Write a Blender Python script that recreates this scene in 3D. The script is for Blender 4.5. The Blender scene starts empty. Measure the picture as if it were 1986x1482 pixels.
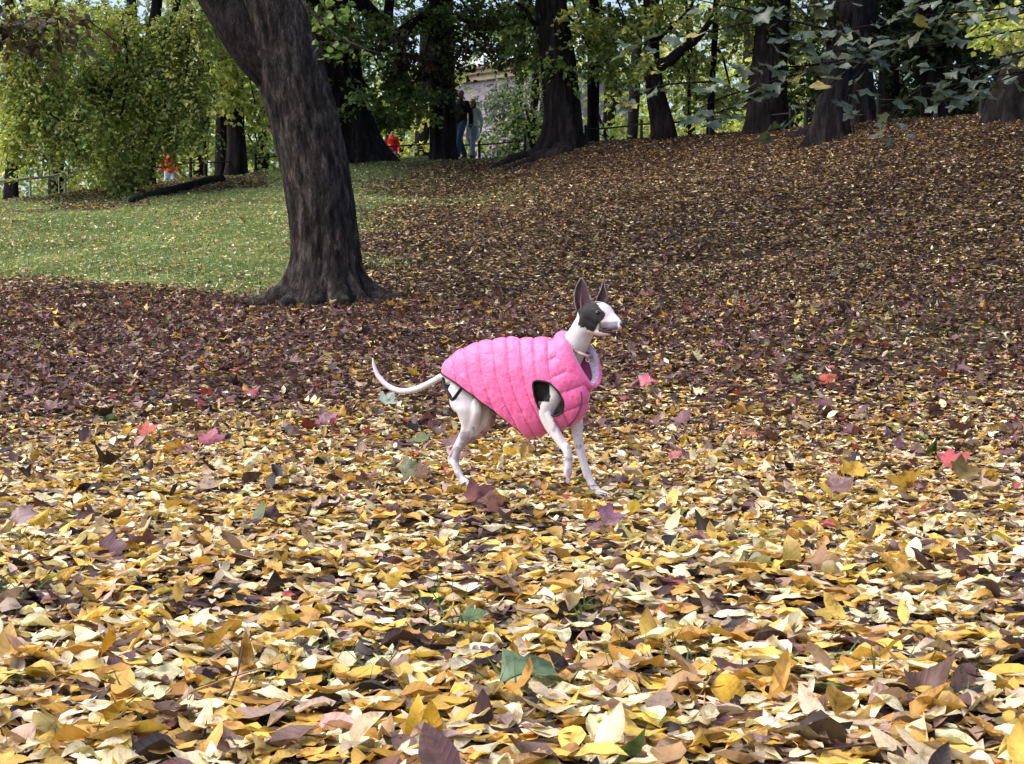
import bpy, math, random
import numpy as np
from mathutils import Vector

R = math.radians
rng = np.random.default_rng(7)
random.seed(7)
sc = bpy.context.scene
col = sc.collection

# ------------------------------------------------------------------ camera, world, sun, exposure
F = 2870.0
PITCH = math.atan(91 / F)
cam_d = bpy.data.cameras.new('camera')
cam_d.sensor_width = 36
cam_d.lens = 36 * F / 1986
cam_d.clip_start = 0.05
cam_d.clip_end = 2000
cam = bpy.data.objects.new('camera', cam_d)
cam.location = (0, 0, 0.5)
cam.rotation_euler = (math.pi / 2 - PITCH, 0, 0)
col.objects.link(cam)
sc.camera = cam

SUN_EL, SUN_AZ = R(54), R(-74)      # azimuth measured from -Y (behind the camera), negative = from the left
world = bpy.data.worlds.new('World')
sc.world = world
world.use_nodes = True
wn = world.node_tree.nodes
bg = wn['Background']
sky = wn.new('ShaderNodeTexSky')
sky.sky_type = 'NISHITA'
sky.sun_disc = False
sky.sun_elevation = SUN_EL
sky.sun_rotation = math.atan2(math.sin(SUN_AZ), -math.cos(SUN_AZ))
sky.air_density = 0.8
sky.dust_density = 5.0
sky.ozone_density = 0.3
world.node_tree.links.new(sky.outputs[0], bg.inputs[0])
bg.inputs[1].default_value = 0.15
sun_d = bpy.data.lights.new('sun', 'SUN')
sun_d.energy = 0.75
sun_d.angle = R(60)
sun_d.color = (1.0, 0.985, 0.97)
sun = bpy.data.objects.new('sun', sun_d)
sd = Vector((math.sin(SUN_AZ) * math.cos(SUN_EL), -math.cos(SUN_AZ) * math.cos(SUN_EL), math.sin(SUN_EL)))
sun.rotation_euler = sd.to_track_quat('Z', 'Y').to_euler()
sun.location = (-5, -5, 20)
col.objects.link(sun)
sc.view_settings.view_transform = 'Standard'
sc.view_settings.look = 'None'
sc.view_settings.gamma = 1
sc.view_settings.use_curve_mapping = False
sc.view_settings.exposure = 1.30
sc.render.engine = 'CYCLES'
sc.cycles.max_bounces = 6
sc.cycles.transparent_max_bounces = 4

# ------------------------------------------------------------------ helpers
CP, SP = math.cos(PITCH), math.sin(PITCH)


def at(u, v, Y):
    """photo pixel + distance -> point in the world"""
    a = (np.asarray(u, float) - 993) / F
    b = (741 - np.asarray(v, float)) / F
    dx, dy, dz = a, CP + b * SP, -SP + b * CP
    t = np.asarray(Y, float) / dy
    return np.stack(np.broadcast_arrays(dx * t, dy * t, 0.5 + dz * t), -1)


def proj(P):
    P = np.asarray(P, float)
    z = P[..., 2] - 0.5
    fw = P[..., 1] * CP - z * SP
    up = P[..., 1] * SP + z * CP
    fw = np.maximum(fw, 0.05)
    return 993 + F * P[..., 0] / fw, 741 - F * up / fw


def _h(ix, iy, iz, s=0):
    h = (ix * 374761393 + iy * 668265263 + iz * 1440662683 + s * 97531) & 0xffffffff
    h = ((h ^ (h >> 13)) * 1274126177) & 0xffffffff
    return ((h ^ (h >> 16)) & 0xffff) / 65535.0


def vn(P, s=1.0, seed=0):
    P = np.asarray(P, float) * s
    i = np.floor(P).astype(np.int64)
    f = P - i
    f = f * f * (3 - 2 * f)
    r = 0
    for dx in (0, 1):
        wx = f[..., 0] if dx else 1 - f[..., 0]
        for dy in (0, 1):
            wy = f[..., 1] if dy else 1 - f[..., 1]
            for dz in (0, 1):
                wz = f[..., 2] if dz else 1 - f[..., 2]
                r = r + wx * wy * wz * _h(i[..., 0] + dx, i[..., 1] + dy, i[..., 2] + dz, seed)
    return r


def fbm(P, s=1.0, o=3, seed=0):
    r, a, t = 0, 1.0, 0
    for k in range(o):
        r = r + a * vn(P, s * 2 ** k, seed + k)
        t += a
        a *= 0.5
    return r / t


def crom(P, n, closed=False):
    """Catmull-Rom through rows of P, n samples"""
    P = np.asarray(P, float)
    m = len(P)
    if closed:
        t = np.linspace(0, m, n, endpoint=False)
        i = np.floor(t).astype(int)
        g = lambda k: P[(i + k) % m]
    else:
        t = np.linspace(0, m - 1, n)
        i = np.minimum(np.floor(t).astype(int), m - 2)
        g = lambda k: P[np.clip(i + k, 0, m - 1)]
    f = (t - i)[:, None]
    a, b, c, d = g(-1), g(0), g(1), g(2)
    return 0.5 * (2 * b + (c - a) * f + (2 * a - 5 * b + 4 * c - d) * f ** 2 + (3 * b - a - 3 * c + d) * f ** 3)


class MB:
    """collects vertices and faces of ONE mesh"""
    def __init__(s):
        s.V, s.T, s.Q, s.n, s.C, s.L, s.mq, s.mt = [], [], [], 0, [], [], [], []

    def add(s, V, T=None, Q=None, C=None, L=None, mi=0):
        V = np.asarray(V, float).reshape(-1, 3)
        s.V.append(V)
        if T is not None and len(T):
            s.T.append(np.asarray(T, np.int64) + s.n)
            s.mt.append(np.full(len(T), mi))
        if Q is not None and len(Q):
            s.Q.append(np.asarray(Q, np.int64) + s.n)
            s.mq.append(np.full(len(Q), mi))
        s.C.append(np.ones((len(V), 3)) if C is None else np.broadcast_to(np.asarray(C, float), (len(V), 3)))
        s.L.append(np.zeros((len(V), 3)) if L is None else np.asarray(L, float))
        s.n += len(V)
        return s

    def box(s, c, d, rot=None, **k):
        v = np.array([[x, y, z] for x in (-.5, .5) for y in (-.5, .5) for z in (-.5, .5)]) * np.asarray(d, float)
        if rot is not None:
            v = v @ np.asarray(rot).T
        q = [[0, 1, 3, 2], [4, 6, 7, 5], [0, 4, 5, 1], [2, 3, 7, 6], [0, 2, 6, 4], [1, 5, 7, 3]]
        return s.add(v + np.asarray(c, float), Q=q, **k)

    def loft(s, P, a, b=None, seg=16, D=(0, 1, 0), caps=True, **k):
        """tube through P with half-thickness a (across D) and b (along D)"""
        P = np.asarray(P, float)
        a = np.broadcast_to(np.asarray(a, float), (len(P),)).copy()
        b = a.copy() if b is None else np.broadcast_to(np.asarray(b, float), (len(P),)).copy()
        t = np.gradient(P, axis=0)
        t /= np.linalg.norm(t, axis=1)[:, None] + 1e-12
        if caps:
            pre, post = [], []
            for q in (0.97, 0.8, 0.5):
                e = math.sqrt(1 - q * q)
                pre.append((P[0] - t[0] * a[0] * q, e * a[0], e * b[0]))
                post.append((P[-1] + t[-1] * a[-1] * q, e * a[-1], e * b[-1]))
            post = post[::-1]
            P = np.vstack([[x[0] for x in pre], P, [x[0] for x in post]])
            a = np.r_[[x[1] for x in pre], a, [x[1] for x in post]]
            b = np.r_[[x[2] for x in pre], b, [x[2] for x in post]]
            t = np.vstack([t[:1]] * 3 + [t] + [t[-1:]] * 3)
        D = np.asarray(D, float)
        n1 = np.cross(D, t)
        n1 /= np.linalg.norm(n1, axis=1)[:, None] + 1e-9
        n2 = np.cross(t, n1)
        th = np.linspace(0, 2 * math.pi, seg, endpoint=False)
        V = P[:, None] + n1[:, None] * (a[:, None] * np.cos(th))[..., None] + n2[:, None] * (b[:, None] * np.sin(th))[..., None]
        m = len(P)
        i = np.arange(m - 1)[:, None] * seg
        j = np.arange(seg)[None]
        q = np.stack([i + j, i + (j + 1) % seg, i + seg + (j + 1) % seg, i + seg + j], -1).reshape(-1, 4)
        V = V.reshape(-1, 3)
        V = np.vstack([V, P[:1], P[-1:]])
        e = m * seg
        jj = np.arange(seg)
        T = np.vstack([np.stack([(jj + 1) % seg, jj, np.full(seg, e)], -1),
                       np.stack([(m - 1) * seg + jj, (m - 1) * seg + (jj + 1) % seg, np.full(seg, e + 1)], -1)])
        return s.add(V, T=T, Q=q, **k)

    def ball(s, c, r, seg=14, rot=None, **k):
        r = np.broadcast_to(np.asarray(r, float), (3,))
        ph = np.linspace(0, math.pi, seg // 2 + 1)[1:-1]
        th = np.linspace(0, 2 * math.pi, seg, endpoint=False)
        V = np.stack([np.sin(ph)[:, None] * np.cos(th), np.sin(ph)[:, None] * np.sin(th), np.cos(ph)[:, None] * np.ones(seg)], -1).reshape(-1, 3)
        V = np.vstack([V, [[0, 0, 1], [0, 0, -1]]]) * r
        if rot is not None:
            V = V @ np.asarray(rot).T
        m = len(ph)
        i = np.arange(m - 1)[:, None] * seg
        j = np.arange(seg)[None]
        q = np.stack([i + j, i + seg + j, i + seg + (j + 1) % seg, i + (j + 1) % seg], -1).reshape(-1, 4)
        jj = np.arange(seg)
        T = np.vstack([np.stack([jj, (jj + 1) % seg, np.full(seg, m * seg)], -1),
                       np.stack([(m - 1) * seg + (jj + 1) % seg, (m - 1) * seg + jj, np.full(seg, m * seg + 1)], -1)])
        return s.add(V + np.asarray(c, float), T=T, Q=q, **k)

    def mesh(s, name, origin=(0, 0, 0), smooth=True, attrs=True):
        V = np.vstack(s.V) - np.asarray(origin, float)
        T = np.vstack(s.T) if s.T else np.zeros((0, 3), np.int64)
        Q = np.vstack(s.Q) if s.Q else np.zeros((0, 4), np.int64)
        me = bpy.data.meshes.new(name)
        me.vertices.add(len(V))
        me.vertices.foreach_set('co', V.astype(np.float32).ravel())
        idx = np.concatenate([T.ravel(), Q.ravel()]).astype(np.int32)
        st = np.concatenate([np.arange(len(T)) * 3, len(T) * 3 + np.arange(len(Q)) * 4]).astype(np.int32)
        me.loops.add(len(idx))
        me.polygons.add(len(st))
        me.polygons.foreach_set('loop_start', st)
        me.loops.foreach_set('vertex_index', idx)
        mi = np.concatenate([np.concatenate(s.mt) if s.mt else np.zeros(0), np.concatenate(s.mq) if s.mq else np.zeros(0)]).astype(np.int32)
        me.polygons.foreach_set('material_index', mi)
        me.update(calc_edges=True)
        me.polygons.foreach_set('use_smooth', np.full(len(st), smooth))
        if attrs:
            C = np.hstack([np.vstack(s.C), np.ones((len(V), 1))]).astype(np.float32)
            me.attributes.new('col', 'FLOAT_COLOR', 'POINT').data.foreach_set('color', C.ravel())
            me.attributes.new('luv', 'FLOAT_VECTOR', 'POINT').data.foreach_set('vector', np.vstack(s.L).astype(np.float32).ravel())
        return me

    def build(s, name, mat, parent=None, origin=None, smooth=True, label=None, cat=None, group=None, kind=None, attrs=True):
        o0 = np.asarray(origin if origin is not None else (parent['_org'] if parent and '_org' in parent else (0, 0, 0)), float)
        me = s.mesh(name, o0, smooth, attrs)
        for m in (mat if isinstance(mat, (list, tuple)) else [mat]):
            me.materials.append(m)
        return link(me, name, parent, o0, label, cat, group, kind)


def link(me, name, parent=None, o0=(0, 0, 0), label=None, cat=None, group=None, kind=None):
    o = bpy.data.objects.new(name, me)
    col.objects.link(o)
    if parent:
        o.parent = parent
        o['_org'] = [float(x) for x in o0]
    else:
        o.location = [float(x) for x in o0]
    tag(o, label, cat, group, kind)
    return o


def tag(o, label=None, cat=None, group=None, kind=None):
    for k, v in (('label', label), ('category', cat), ('group', group), ('kind', kind)):
        if v:
            o[k] = v
    return o


def thing(name, loc, label, cat, group=None):
    o = bpy.data.objects.new(name, None)
    o.empty_display_size = 0.1
    col.objects.link(o)
    o.location = [float(x) for x in loc]
    o['_org'] = [float(x) for x in loc]
    return tag(o, label, cat, group)


def voxel(mb, name, mat, parent, size, smooth_it=4, paint=None, **k):
    """weld the collected lofts into one continuous skin"""
    o0 = np.asarray(parent['_org'], float)
    me = mb.mesh('tmp', o0, True, False)
    t = bpy.data.objects.new('tmp', me)
    col.objects.link(t)
    m = t.modifiers.new('r', 'REMESH')
    m.mode = 'VOXEL'
    m.voxel_size = size
    m2 = t.modifiers.new('s', 'SMOOTH')
    m2.factor = 0.5
    m2.iterations = smooth_it
    dg = bpy.context.evaluated_depsgraph_get()
    me2 = bpy.data.meshes.new_from_object(t.evaluated_get(dg))
    bpy.data.objects.remove(t)
    bpy.data.meshes.remove(me)
    me2.name = name
    me2.materials.clear()
    for q in (mat if isinstance(mat, (list, tuple)) else [mat]):
        me2.materials.append(q)
    me2.polygons.foreach_set('use_smooth', np.full(len(me2.polygons), True))
    n = len(me2.vertices)
    co = np.empty(n * 3, np.float32)
    me2.vertices.foreach_get('co', co)
    co = co.reshape(-1, 3) + o0
    C = np.ones((n, 4), np.float32)
    if paint:
        C[:, :3] = paint(co)
    me2.attributes.new('col', 'FLOAT_COLOR', 'POINT').data.foreach_set('color', C.ravel())
    return link(me2, name, parent, o0, **k)


# ------------------------------------------------------------------ materials
def mat_base(name, rough=0.8, spec=0.3):
    m = bpy.data.materials.new(name)
    m.use_nodes = True
    nt = m.node_tree
    b = nt.nodes['Principled BSDF']
    b.inputs['Roughness'].default_value = rough
    b.inputs['Specular IOR Level'].default_value = spec
    return m, nt, b


def N(nt, kind, **k):
    n = nt.nodes.new(kind)
    for a, v in k.items():
        if hasattr(n, a):
            setattr(n, a, v)
        else:
            n.inputs[a.replace('_', ' ')].default_value = v
    return n


def ramp(nt, stops):
    r = nt.nodes.new('ShaderNodeValToRGB')
    e = r.color_ramp.elements
    e[0].position, e[0].color = stops[0][0], (*stops[0][1], 1)
    e[1].position, e[1].color = stops[-1][0], (*stops[-1][1], 1)
    for p, c in stops[1:-1]:
        x = e.new(p)
        x.color = (*c, 1)
    return r


def mix(nt, fac, a, b, mode='MIX'):
    m = nt.nodes.new('ShaderNodeMix')
    m.data_type = 'RGBA'
    m.blend_type = mode
    L = nt.links
    for i, x in ((0, fac), (6, a), (7, b)):
        if isinstance(x, bpy.types.NodeSocket):
            L.new(x, m.inputs[i])
        elif isinstance(x, (int, float)):
            m.inputs[i].default_value = x
        else:
            m.inputs[i].default_value = (*x, 1)
    return m.outputs[2]


def noise_mat(name, c1, c2, scale=8, rough=0.8, bump=0.3, dist=0.01, spec=0.3, vec=None, detail=5):
    m, nt, b = mat_base(name, rough, spec)
    tc = nt.nodes.new('ShaderNodeTexCoord')
    src = tc.outputs['Object']
    if vec:
        mp = nt.nodes.new('ShaderNodeMapping')
        mp.inputs['Scale'].default_value = vec
        nt.links.new(src, mp.inputs[0])
        src = mp.outputs[0]
    n = N(nt, 'ShaderNodeTexNoise', Scale=scale, Detail=detail)
    nt.links.new(src, n.inputs['Vector'])
    r = ramp(nt, [(0.3, c1), (0.7, c2)])
    nt.links.new(n.outputs[0], r.inputs[0])
    nt.links.new(r.outputs[0], b.inputs['Base Color'])
    if bump:
        bp = N(nt, 'ShaderNodeBump', Strength=bump, Distance=dist)
        nt.links.new(n.outputs[0], bp.inputs['Height'])
        nt.links.new(bp.outputs[0], b.inputs['Normal'])
    return m


def leaf_mat(name, rough=0.55, spec=0.35, trans=0.25, veins=True):
    """colour of the blade comes from the leaf itself; midrib, veins and blotches from its own local frame"""
    m, nt, b = mat_base(name, rough, spec)
    L = nt.links
    a = N(nt, 'ShaderNodeAttribute', attribute_name='col')
    oi = nt.nodes.new('ShaderNodeObjectInfo')
    c = mix(nt, 1.0, a.outputs['Color'], oi.outputs['Color'], 'MULTIPLY')
    if veins:
        lv = N(nt, 'ShaderNodeAttribute', attribute_name='luv')
        n = N(nt, 'ShaderNodeTexNoise', Scale=2.6, Detail=5, Roughness=0.65)
        L.new(lv.outputs['Vector'], n.inputs['Vector'])
        rr = ramp(nt, [(0.36, (0.34, 0.25, 0.17)), (0.47, (0.85, 0.8, 0.72)), (0.62, (1.08, 1.04, 1.0))])
        L.new(n.outputs[0], rr.inputs[0])
        c = mix(nt, 0.85, c, rr.outputs[0], 'MULTIPLY')
        sx = nt.nodes.new('ShaderNodeSeparateXYZ')
        L.new(lv.outputs['Vector'], sx.inputs[0])
        ab = N(nt, 'ShaderNodeMath', operation='ABSOLUTE')
        L.new(sx.outputs[1], ab.inputs[0])
        mr = N(nt, 'ShaderNodeMath', operation='LESS_THAN')
        L.new(ab.outputs[0], mr.inputs[0])
        mr.inputs[1].default_value = 0.022
        sb = N(nt, 'ShaderNodeMath', operation='SUBTRACT')
        L.new(sx.outputs[0], sb.inputs[0])
        L.new(ab.outputs[0], sb.inputs[1])
        ml = N(nt, 'ShaderNodeMath', operation='MULTIPLY')
        L.new(sb.outputs[0], ml.inputs[0])
        ml.inputs[1].default_value = 48
        sn = N(nt, 'ShaderNodeMath', operation='SINE')
        L.new(ml.outputs[0], sn.inputs[0])
        mx = N(nt, 'ShaderNodeMath', operation='MAXIMUM')
        L.new(mr.outputs[0], mx.inputs[0])
        sn2 = N(nt, 'ShaderNodeMath', operation='MULTIPLY')
        L.new(sn.outputs[0], sn2.inputs[0])
        sn2.inputs[1].default_value = 0.35
        L.new(sn2.outputs[0], mx.inputs[1])
        c = mix(nt, N_scale(nt, mx.outputs[0], 0.35), c, mix(nt, 1.0, c, (0.75, 0.62, 0.5), 'MULTIPLY'))
        bp = N(nt, 'ShaderNodeBump', Strength=0.5, Distance=0.0015)
        L.new(mx.outputs[0], bp.inputs['Height'])
        L.new(bp.outputs[0], b.inputs['Normal'])
    L.new(c, b.inputs['Base Color'])
    tr = nt.nodes.new('ShaderNodeBsdfTranslucent')
    L.new(mix(nt, 1.0, c, (1.25, 1.2, 0.7), 'MULTIPLY'), tr.inputs[0])
    ms = nt.nodes.new('ShaderNodeMixShader')
    ms.inputs[0].default_value = trans
    L.new(b.outputs[0], ms.inputs[1])
    L.new(tr.outputs[0], ms.inputs[2])
    L.new(ms.outputs[0], nt.nodes['Material Output'].inputs[0])
    return m


def N_scale(nt, s, k):
    x = N(nt, 'ShaderNodeMath', operation='MULTIPLY')
    nt.links.new(s, x.inputs[0])
    x.inputs[1].default_value = k
    x.use_clamp = True
    return x.outputs[0]


def bark_mat(name, c1, c2, c3, sc_=(9, 9, 2.2), bump=0.8, dist=0.03):
    m, nt, b = mat_base(name, 0.9, 0.15)
    L = nt.links
    tc = nt.nodes.new('ShaderNodeTexCoord')
    mp = nt.nodes.new('ShaderNodeMapping')
    mp.inputs['Scale'].default_value = sc_
    L.new(tc.outputs['Object'], mp.inputs[0])
    n0 = N(nt, 'ShaderNodeTexNoise', Scale=1.0, Detail=8, Roughness=0.75, Distortion=0.15)
    L.new(mp.outputs[0], n0.inputs['Vector'])
    v = N(nt, 'ShaderNodeTexVoronoi', Scale=3.6, feature='DISTANCE_TO_EDGE')
    L.new(mix(nt, 0.7, mp.outputs[0], n0.outputs['Color'], 'ADD'), v.inputs['Vector'])
    r = ramp(nt, [(0.38, c1), (0.5, c2), (0.64, c3)])
    L.new(n0.outputs[0], r.inputs[0])
    vr = ramp(nt, [(0.0, (0.35, 0.33, 0.32)), (0.12, (1, 1, 1))])
    L.new(v.outputs[0], vr.inputs[0])
    c = mix(nt, 0.55, r.outputs[0], vr.outputs[0], 'MULTIPLY')
    mp2 = nt.nodes.new('ShaderNodeMapping')
    mp2.inputs['Scale'].default_value = (3.2, 3.2, .55)
    L.new(tc.outputs['Object'], mp2.inputs[0])
    n2_ = N(nt, 'ShaderNodeTexNoise', Scale=1.6, Detail=5, Roughness=0.65, Distortion=0.4)
    L.new(mp2.outputs[0], n2_.inputs['Vector'])
    r2_ = ramp(nt, [(0.36, (.32, .31, .30)), (0.5, (.85, .85, .85)), (0.68, (1.35, 1.25, 1.2))])
    L.new(n2_.outputs[0], r2_.inputs[0])
    c = mix(nt, 0.65, c, r2_.outputs[0], 'MULTIPLY')
    a = N(nt, 'ShaderNodeAttribute', attribute_name='col')
    c = mix(nt, 1.0, c, a.outputs['Color'], 'MULTIPLY')
    L.new(c, b.inputs['Base Color'])
    ad = N(nt, 'ShaderNodeMath', operation='ADD')
    L.new(n0.outputs[0], ad.inputs[0])
    mm = N(nt, 'ShaderNodeMath', operation='MINIMUM')
    L.new(v.outputs[0], mm.inputs[0])
    mm.inputs[1].default_value = 0.25
    L.new(mm.outputs[0], ad.inputs[1])
    bp = N(nt, 'ShaderNodeBump', Strength=bump, Distance=dist)
    L.new(ad.outputs[0], bp.inputs['Height'])
    L.new(bp.outputs[0], b.inputs['Normal'])
    return m


M_leaf = leaf_mat('fallen_leaf', 0.5, 0.35, 0.22)
M_tree = leaf_mat('tree_leaf', 0.45, 0.4, 0.5, veins=False)
M_maple = leaf_mat('maple_leaf', 0.4, 0.5, 0.3)
M_bark_big = bark_mat('bark_lime', (0.011, 0.010, 0.010), (0.042, 0.036, 0.034), (0.13, 0.113, 0.107), (17, 17, 5.0), 1.0, 0.03)
M_bark = bark_mat('bark_dark', (0.005, 0.005, 0.006), (0.016, 0.014, 0.016), (0.038, 0.033, 0.036), (10, 10, 1.0), 0.9, 0.05)
M_grass = leaf_mat('grass_blade', 0.6, 0.3, 0.35, veins=False)
M_metal = noise_mat('dark_railing', (0.01, 0.011, 0.011), (0.025, 0.025, 0.025), 30, 0.7, 0.1, 0.002, 0.3)
M_metal_pale = noise_mat('grey_railing', (0.25, 0.27, 0.29), (0.4, 0.42, 0.43), 20, 0.35, 0.1, 0.002, 0.6)

# ------------------------------------------------------------------ ground
CR = np.array([  # bearing in photo columns, photo row of the crest, distance
    (-600, 425, 29), (-200, 402, 31), (0, 392, 32), (130, 375, 33), (300, 352, 36), (480, 332, 38), (700, 308, 40), (940, 305, 41),
    (1040, 292, 40), (1100, 280, 39), (1200, 272, 38.5), (1300, 268, 37.5), (1500, 250, 35.5), (1700, 224, 32), (1900, 213, 29.5),
    (2200, 200, 27), (2600, 195, 26)], float)
_uu = np.linspace(-600, 2600, 641)
_yc = np.interp(_uu, CR[:, 0], CR[:, 2])
_zc = np.interp(_uu, CR[:, 0], at(CR[:, 0], CR[:, 1], CR[:, 2])[:, 2])
_k = np.hanning(27)
_k /= _k.sum()
_yc = np.convolve(np.pad(_yc, 13, 'edge'), _k, 'valid')
_zc = np.convolve(np.pad(_zc, 13, 'edge'), _k, 'valid')


def crest(x, y):
    u = np.clip(993 + F * x / np.maximum(y, 4.0), -600, 2600)
    return np.interp(u, _uu, _yc), np.interp(u, _uu, _zc)


def gz(x, y):
    x, y = np.asarray(x, float), np.asarray(y, float)
    yc, zc = crest(x, y)
    t = np.maximum(y - 6.0, 0) / (yc - 6.0)
    up = zc * t ** 1.4
    top = zc + 0.10 - np.maximum(y - yc - 2.0, 0) * 0.055
    k = 0.16
    z = up - k * np.log(np.exp(np.clip(up - top, -8, 8) / k) + 1)
    z = np.where(up - top > 1.2, top, z)
    P = np.stack([x, y, x * 0], -1)
    amp = np.clip((y - 7) / 8, 0, 1)
    return z + (fbm(P, 0.45, 2, 3) - 0.5) * 0.22 * amp + (vn(P, 2.3, 9) - 0.5) * (0.02 + 0.03 * amp)


def ground_at(u, Y):
    x = (u - 993) / F * Y
    return np.array([x, Y, float(gz(x, Y))])


def ground_px(u, v, y0=1.2, y1=60):
    """point of the ground seen at photo pixel (u, v)"""
    ys = np.linspace(y0, y1, 6000)
    p = at(u, v, ys)
    d = p[:, 2] - gz(p[:, 0], p[:, 1])
    i = int(np.argmax(d < 0)) if (d < 0).any() else len(ys) - 1
    q = p[i].copy()
    q[2] = float(gz(q[0], q[1]))
    return q


def grass_mask(x, y):
    u, v = proj(np.stack([x, y, gz(x, y)], -1))
    edge = np.interp(v, [300, 330, 400, 450, 500, 575], [960, 950, 900, 800, 740, 660])
    P = np.stack([x, y, x * 0], -1)
    n = (fbm(P, 0.5, 3, 21) - 0.5)
    m = np.clip((edge + 60 + n * 460 - u) / 300, 0, 1) * np.clip((576 + n * 90 - v) / 34, 0, 1)
    strip = np.clip((v - 385 + np.clip((u - 180) * 0.14, 0, 60)) / 40 + n * 3, 0.15, 1)
    far = np.where((y < 45), 1, 0.4)
    right = 0.35 * np.clip((u - 1450) / 200, 0, 1) * np.clip(1 - abs(v - 640) / 70, 0, 1)
    m = m * np.interp(u, [560, 700, 950], [1, .62, .45])
    return np.clip(m * np.where(u < 520, strip, 1) * far + right, 0, 1)


ys = np.concatenate([np.linspace(-5, 18, 200), np.linspace(18.2, 50, 170), np.linspace(52, 260, 40)])
xs = np.sinh(np.linspace(-3.2, 3.2, 190)) / math.sinh(3.2) * 150
gx, gy = np.meshgrid(xs, ys)
gzz = gz(gx, gy)
gm = grass_mask(gx, gy)
mb = MB()
nx, ny = len(xs), len(ys)
ii = (np.arange(ny - 1)[:, None] * nx + np.arange(nx - 1)[None]).ravel()
mb.add(np.stack([gx, gy, gzz], -1).reshape(-1, 3), Q=np.stack([ii, ii + 1, ii + nx + 1, ii + nx], -1),
       C=np.stack([gm, gm, gm], -1).reshape(-1, 3))
m, nt, b = mat_base('soil_and_turf', 0.95, 0.1)
a = N(nt, 'ShaderNodeAttribute', attribute_name='col')
tc = nt.nodes.new('ShaderNodeTexCoord')
n1 = N(nt, 'ShaderNodeTexNoise', Scale=14, Detail=8, Roughness=0.75)
n2 = N(nt, 'ShaderNodeTexNoise', Scale=1.3, Detail=4)
for q in (n1, n2):
    nt.links.new(tc.outputs['Object'], q.inputs['Vector'])
soil = ramp(nt, [(0.35, (0.018, 0.012, 0.01)), (0.55, (0.05, 0.032, 0.025)), (0.7, (0.10, 0.065, 0.045))])
turf = ramp(nt, [(0.3, (0.05, 0.07, 0.03)), (0.5, (0.09, 0.13, 0.05)), (0.7, (0.16, 0.20, 0.09))])
nt.links.new(n1.outputs[0], soil.inputs[0])
nt.links.new(mix(nt, 0.5, n1.outputs[0], n2.outputs[0]), turf.inputs[0])
nt.links.new(mix(nt, a.outputs['Fac'], soil.outputs[0], turf.outputs[0]), b.inputs['Base Color'])
bp = N(nt, 'ShaderNodeBump', Strength=0.8, Distance=0.03)
nt.links.new(n1.outputs[0], bp.inputs['Height'])
nt.links.new(bp.outputs[0], b.inputs['Normal'])
mb.build('ground', m, kind='structure')

# pale gravel path behind the knee railing
mb = MB()
pu = np.linspace(-700, 2700, 120)
yc = np.interp(pu, _uu, _yc)
rows = []
for w in (0.5, 1.2, 2.0, 2.8, 3.5):
    Y = yc + w
    x = (pu - 993) / F * Y
    rows.append(np.stack([x, Y, gz(x, Y) + 0.03], -1))
V = np.concatenate(rows)
n_ = len(pu)
ii = (np.arange(4)[:, None] * n_ + np.arange(n_ - 1)[None]).ravel()
mb.add(V, Q=np.stack([ii, ii + 1, ii + n_ + 1, ii + n_], -1))
mb.build('path', noise_mat('pale_gravel', (0.28, 0.26, 0.24), (0.45, 0.43, 0.4), 40, 0.9, 0.4, 0.01), kind='structure')

# ------------------------------------------------------------------ leaves
PAL = np.array([  # yellow, cream, ochre, tan, brown, dark, plum, red, green
    (0.63, 0.44, 0.11), (0.82, 0.74, 0.52), (0.46, 0.28, 0.08), (0.38, 0.295, 0.24), (0.10, 0.06, 0.058), (0.032, 0.024, 0.025),
    (0.16, 0.082, 0.105), (0.36, 0.09, 0.10), (0.13, 0.19, 0.08)])


def oval_tpl(st):
    """blade along +x, length 1"""
    xs_ = np.linspace(0, 1, st + 2)[1:-1]
    w = 0.235 * np.sin(math.pi * xs_ ** 0.85) ** 0.85
    V = [(0, 0, 0)]
    for x, ww in zip(xs_, w):
        V += [(x, -ww, 0), (x, 0, 0), (x, ww, 0)]
    V.append((1, 0, 0))
    e = len(V) - 1
    T = [(0, 1, 2), (0, 2, 3), (e, e - 2, e - 3), (e, e - 1, e - 2)]
    Q = []
    for k in range(st - 1):
        a = 1 + 3 * k
        Q += [(a, a + 3, a + 4, a + 1), (a + 1, a + 4, a + 5, a + 2)]
    return np.array(V, float), np.array(T), np.array(Q).reshape(-1, 4)


def kite_tpl():
    return np.array([(0, 0, 0), (0.42, -0.27, 0), (1, 0, 0), (0.42, 0.27, 0)], float), np.array([(0, 1, 2), (0, 2, 3)]), np.zeros((0, 4), int)


def round_tpl():
    V = np.array([(0, 0, 0), (0.15, -0.3, 0), (0.55, -0.4, 0), (1, 0, 0), (0.55, 0.4, 0), (0.15, 0.3, 0)], float)
    return V, np.array([(0, 1, 2), (0, 2, 3), (0, 3, 4), (0, 4, 5)]), np.zeros((0, 4), int)


def maple_tpl(detail=2):
    """five pointed lobes round the petiole joint"""
    ang = [(-152, .28), (-122, .58), (-102, .50), (-84, .60), (-62, .90), (-50, .70), (-36, .52), (-24, .74), (-13, .76), (0, 1.0),
           (12, .78), (25, .72), (36, .53), (49, .72), (62, .88), (82, .58), (102, .48), (120, .60), (152, .28)]
    if detail < 2:
        ang = [(-140, .3), (-110, .5), (-90, .32), (-60, .8), (-35, .42), (0, 1.0), (35, .42), (60, .8), (90, .32), (110, .5), (140, .3)]
    out = [(0.32 + 0.68 * r * math.cos(R(a)), 0.68 * r * math.sin(R(a)) * 1.08, 0) for a, r in ang]
    V = [(0.32, 0, 0)] + out + [(0.16, 0, 0)]
    n = len(out)
    T = [(0, k, k + 1) for k in range(1, n)] + [(0, n, n + 1), (0, n + 1, 1)]
    return np.array(V, float), np.array(T), np.zeros((0, 4), int)


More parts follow.
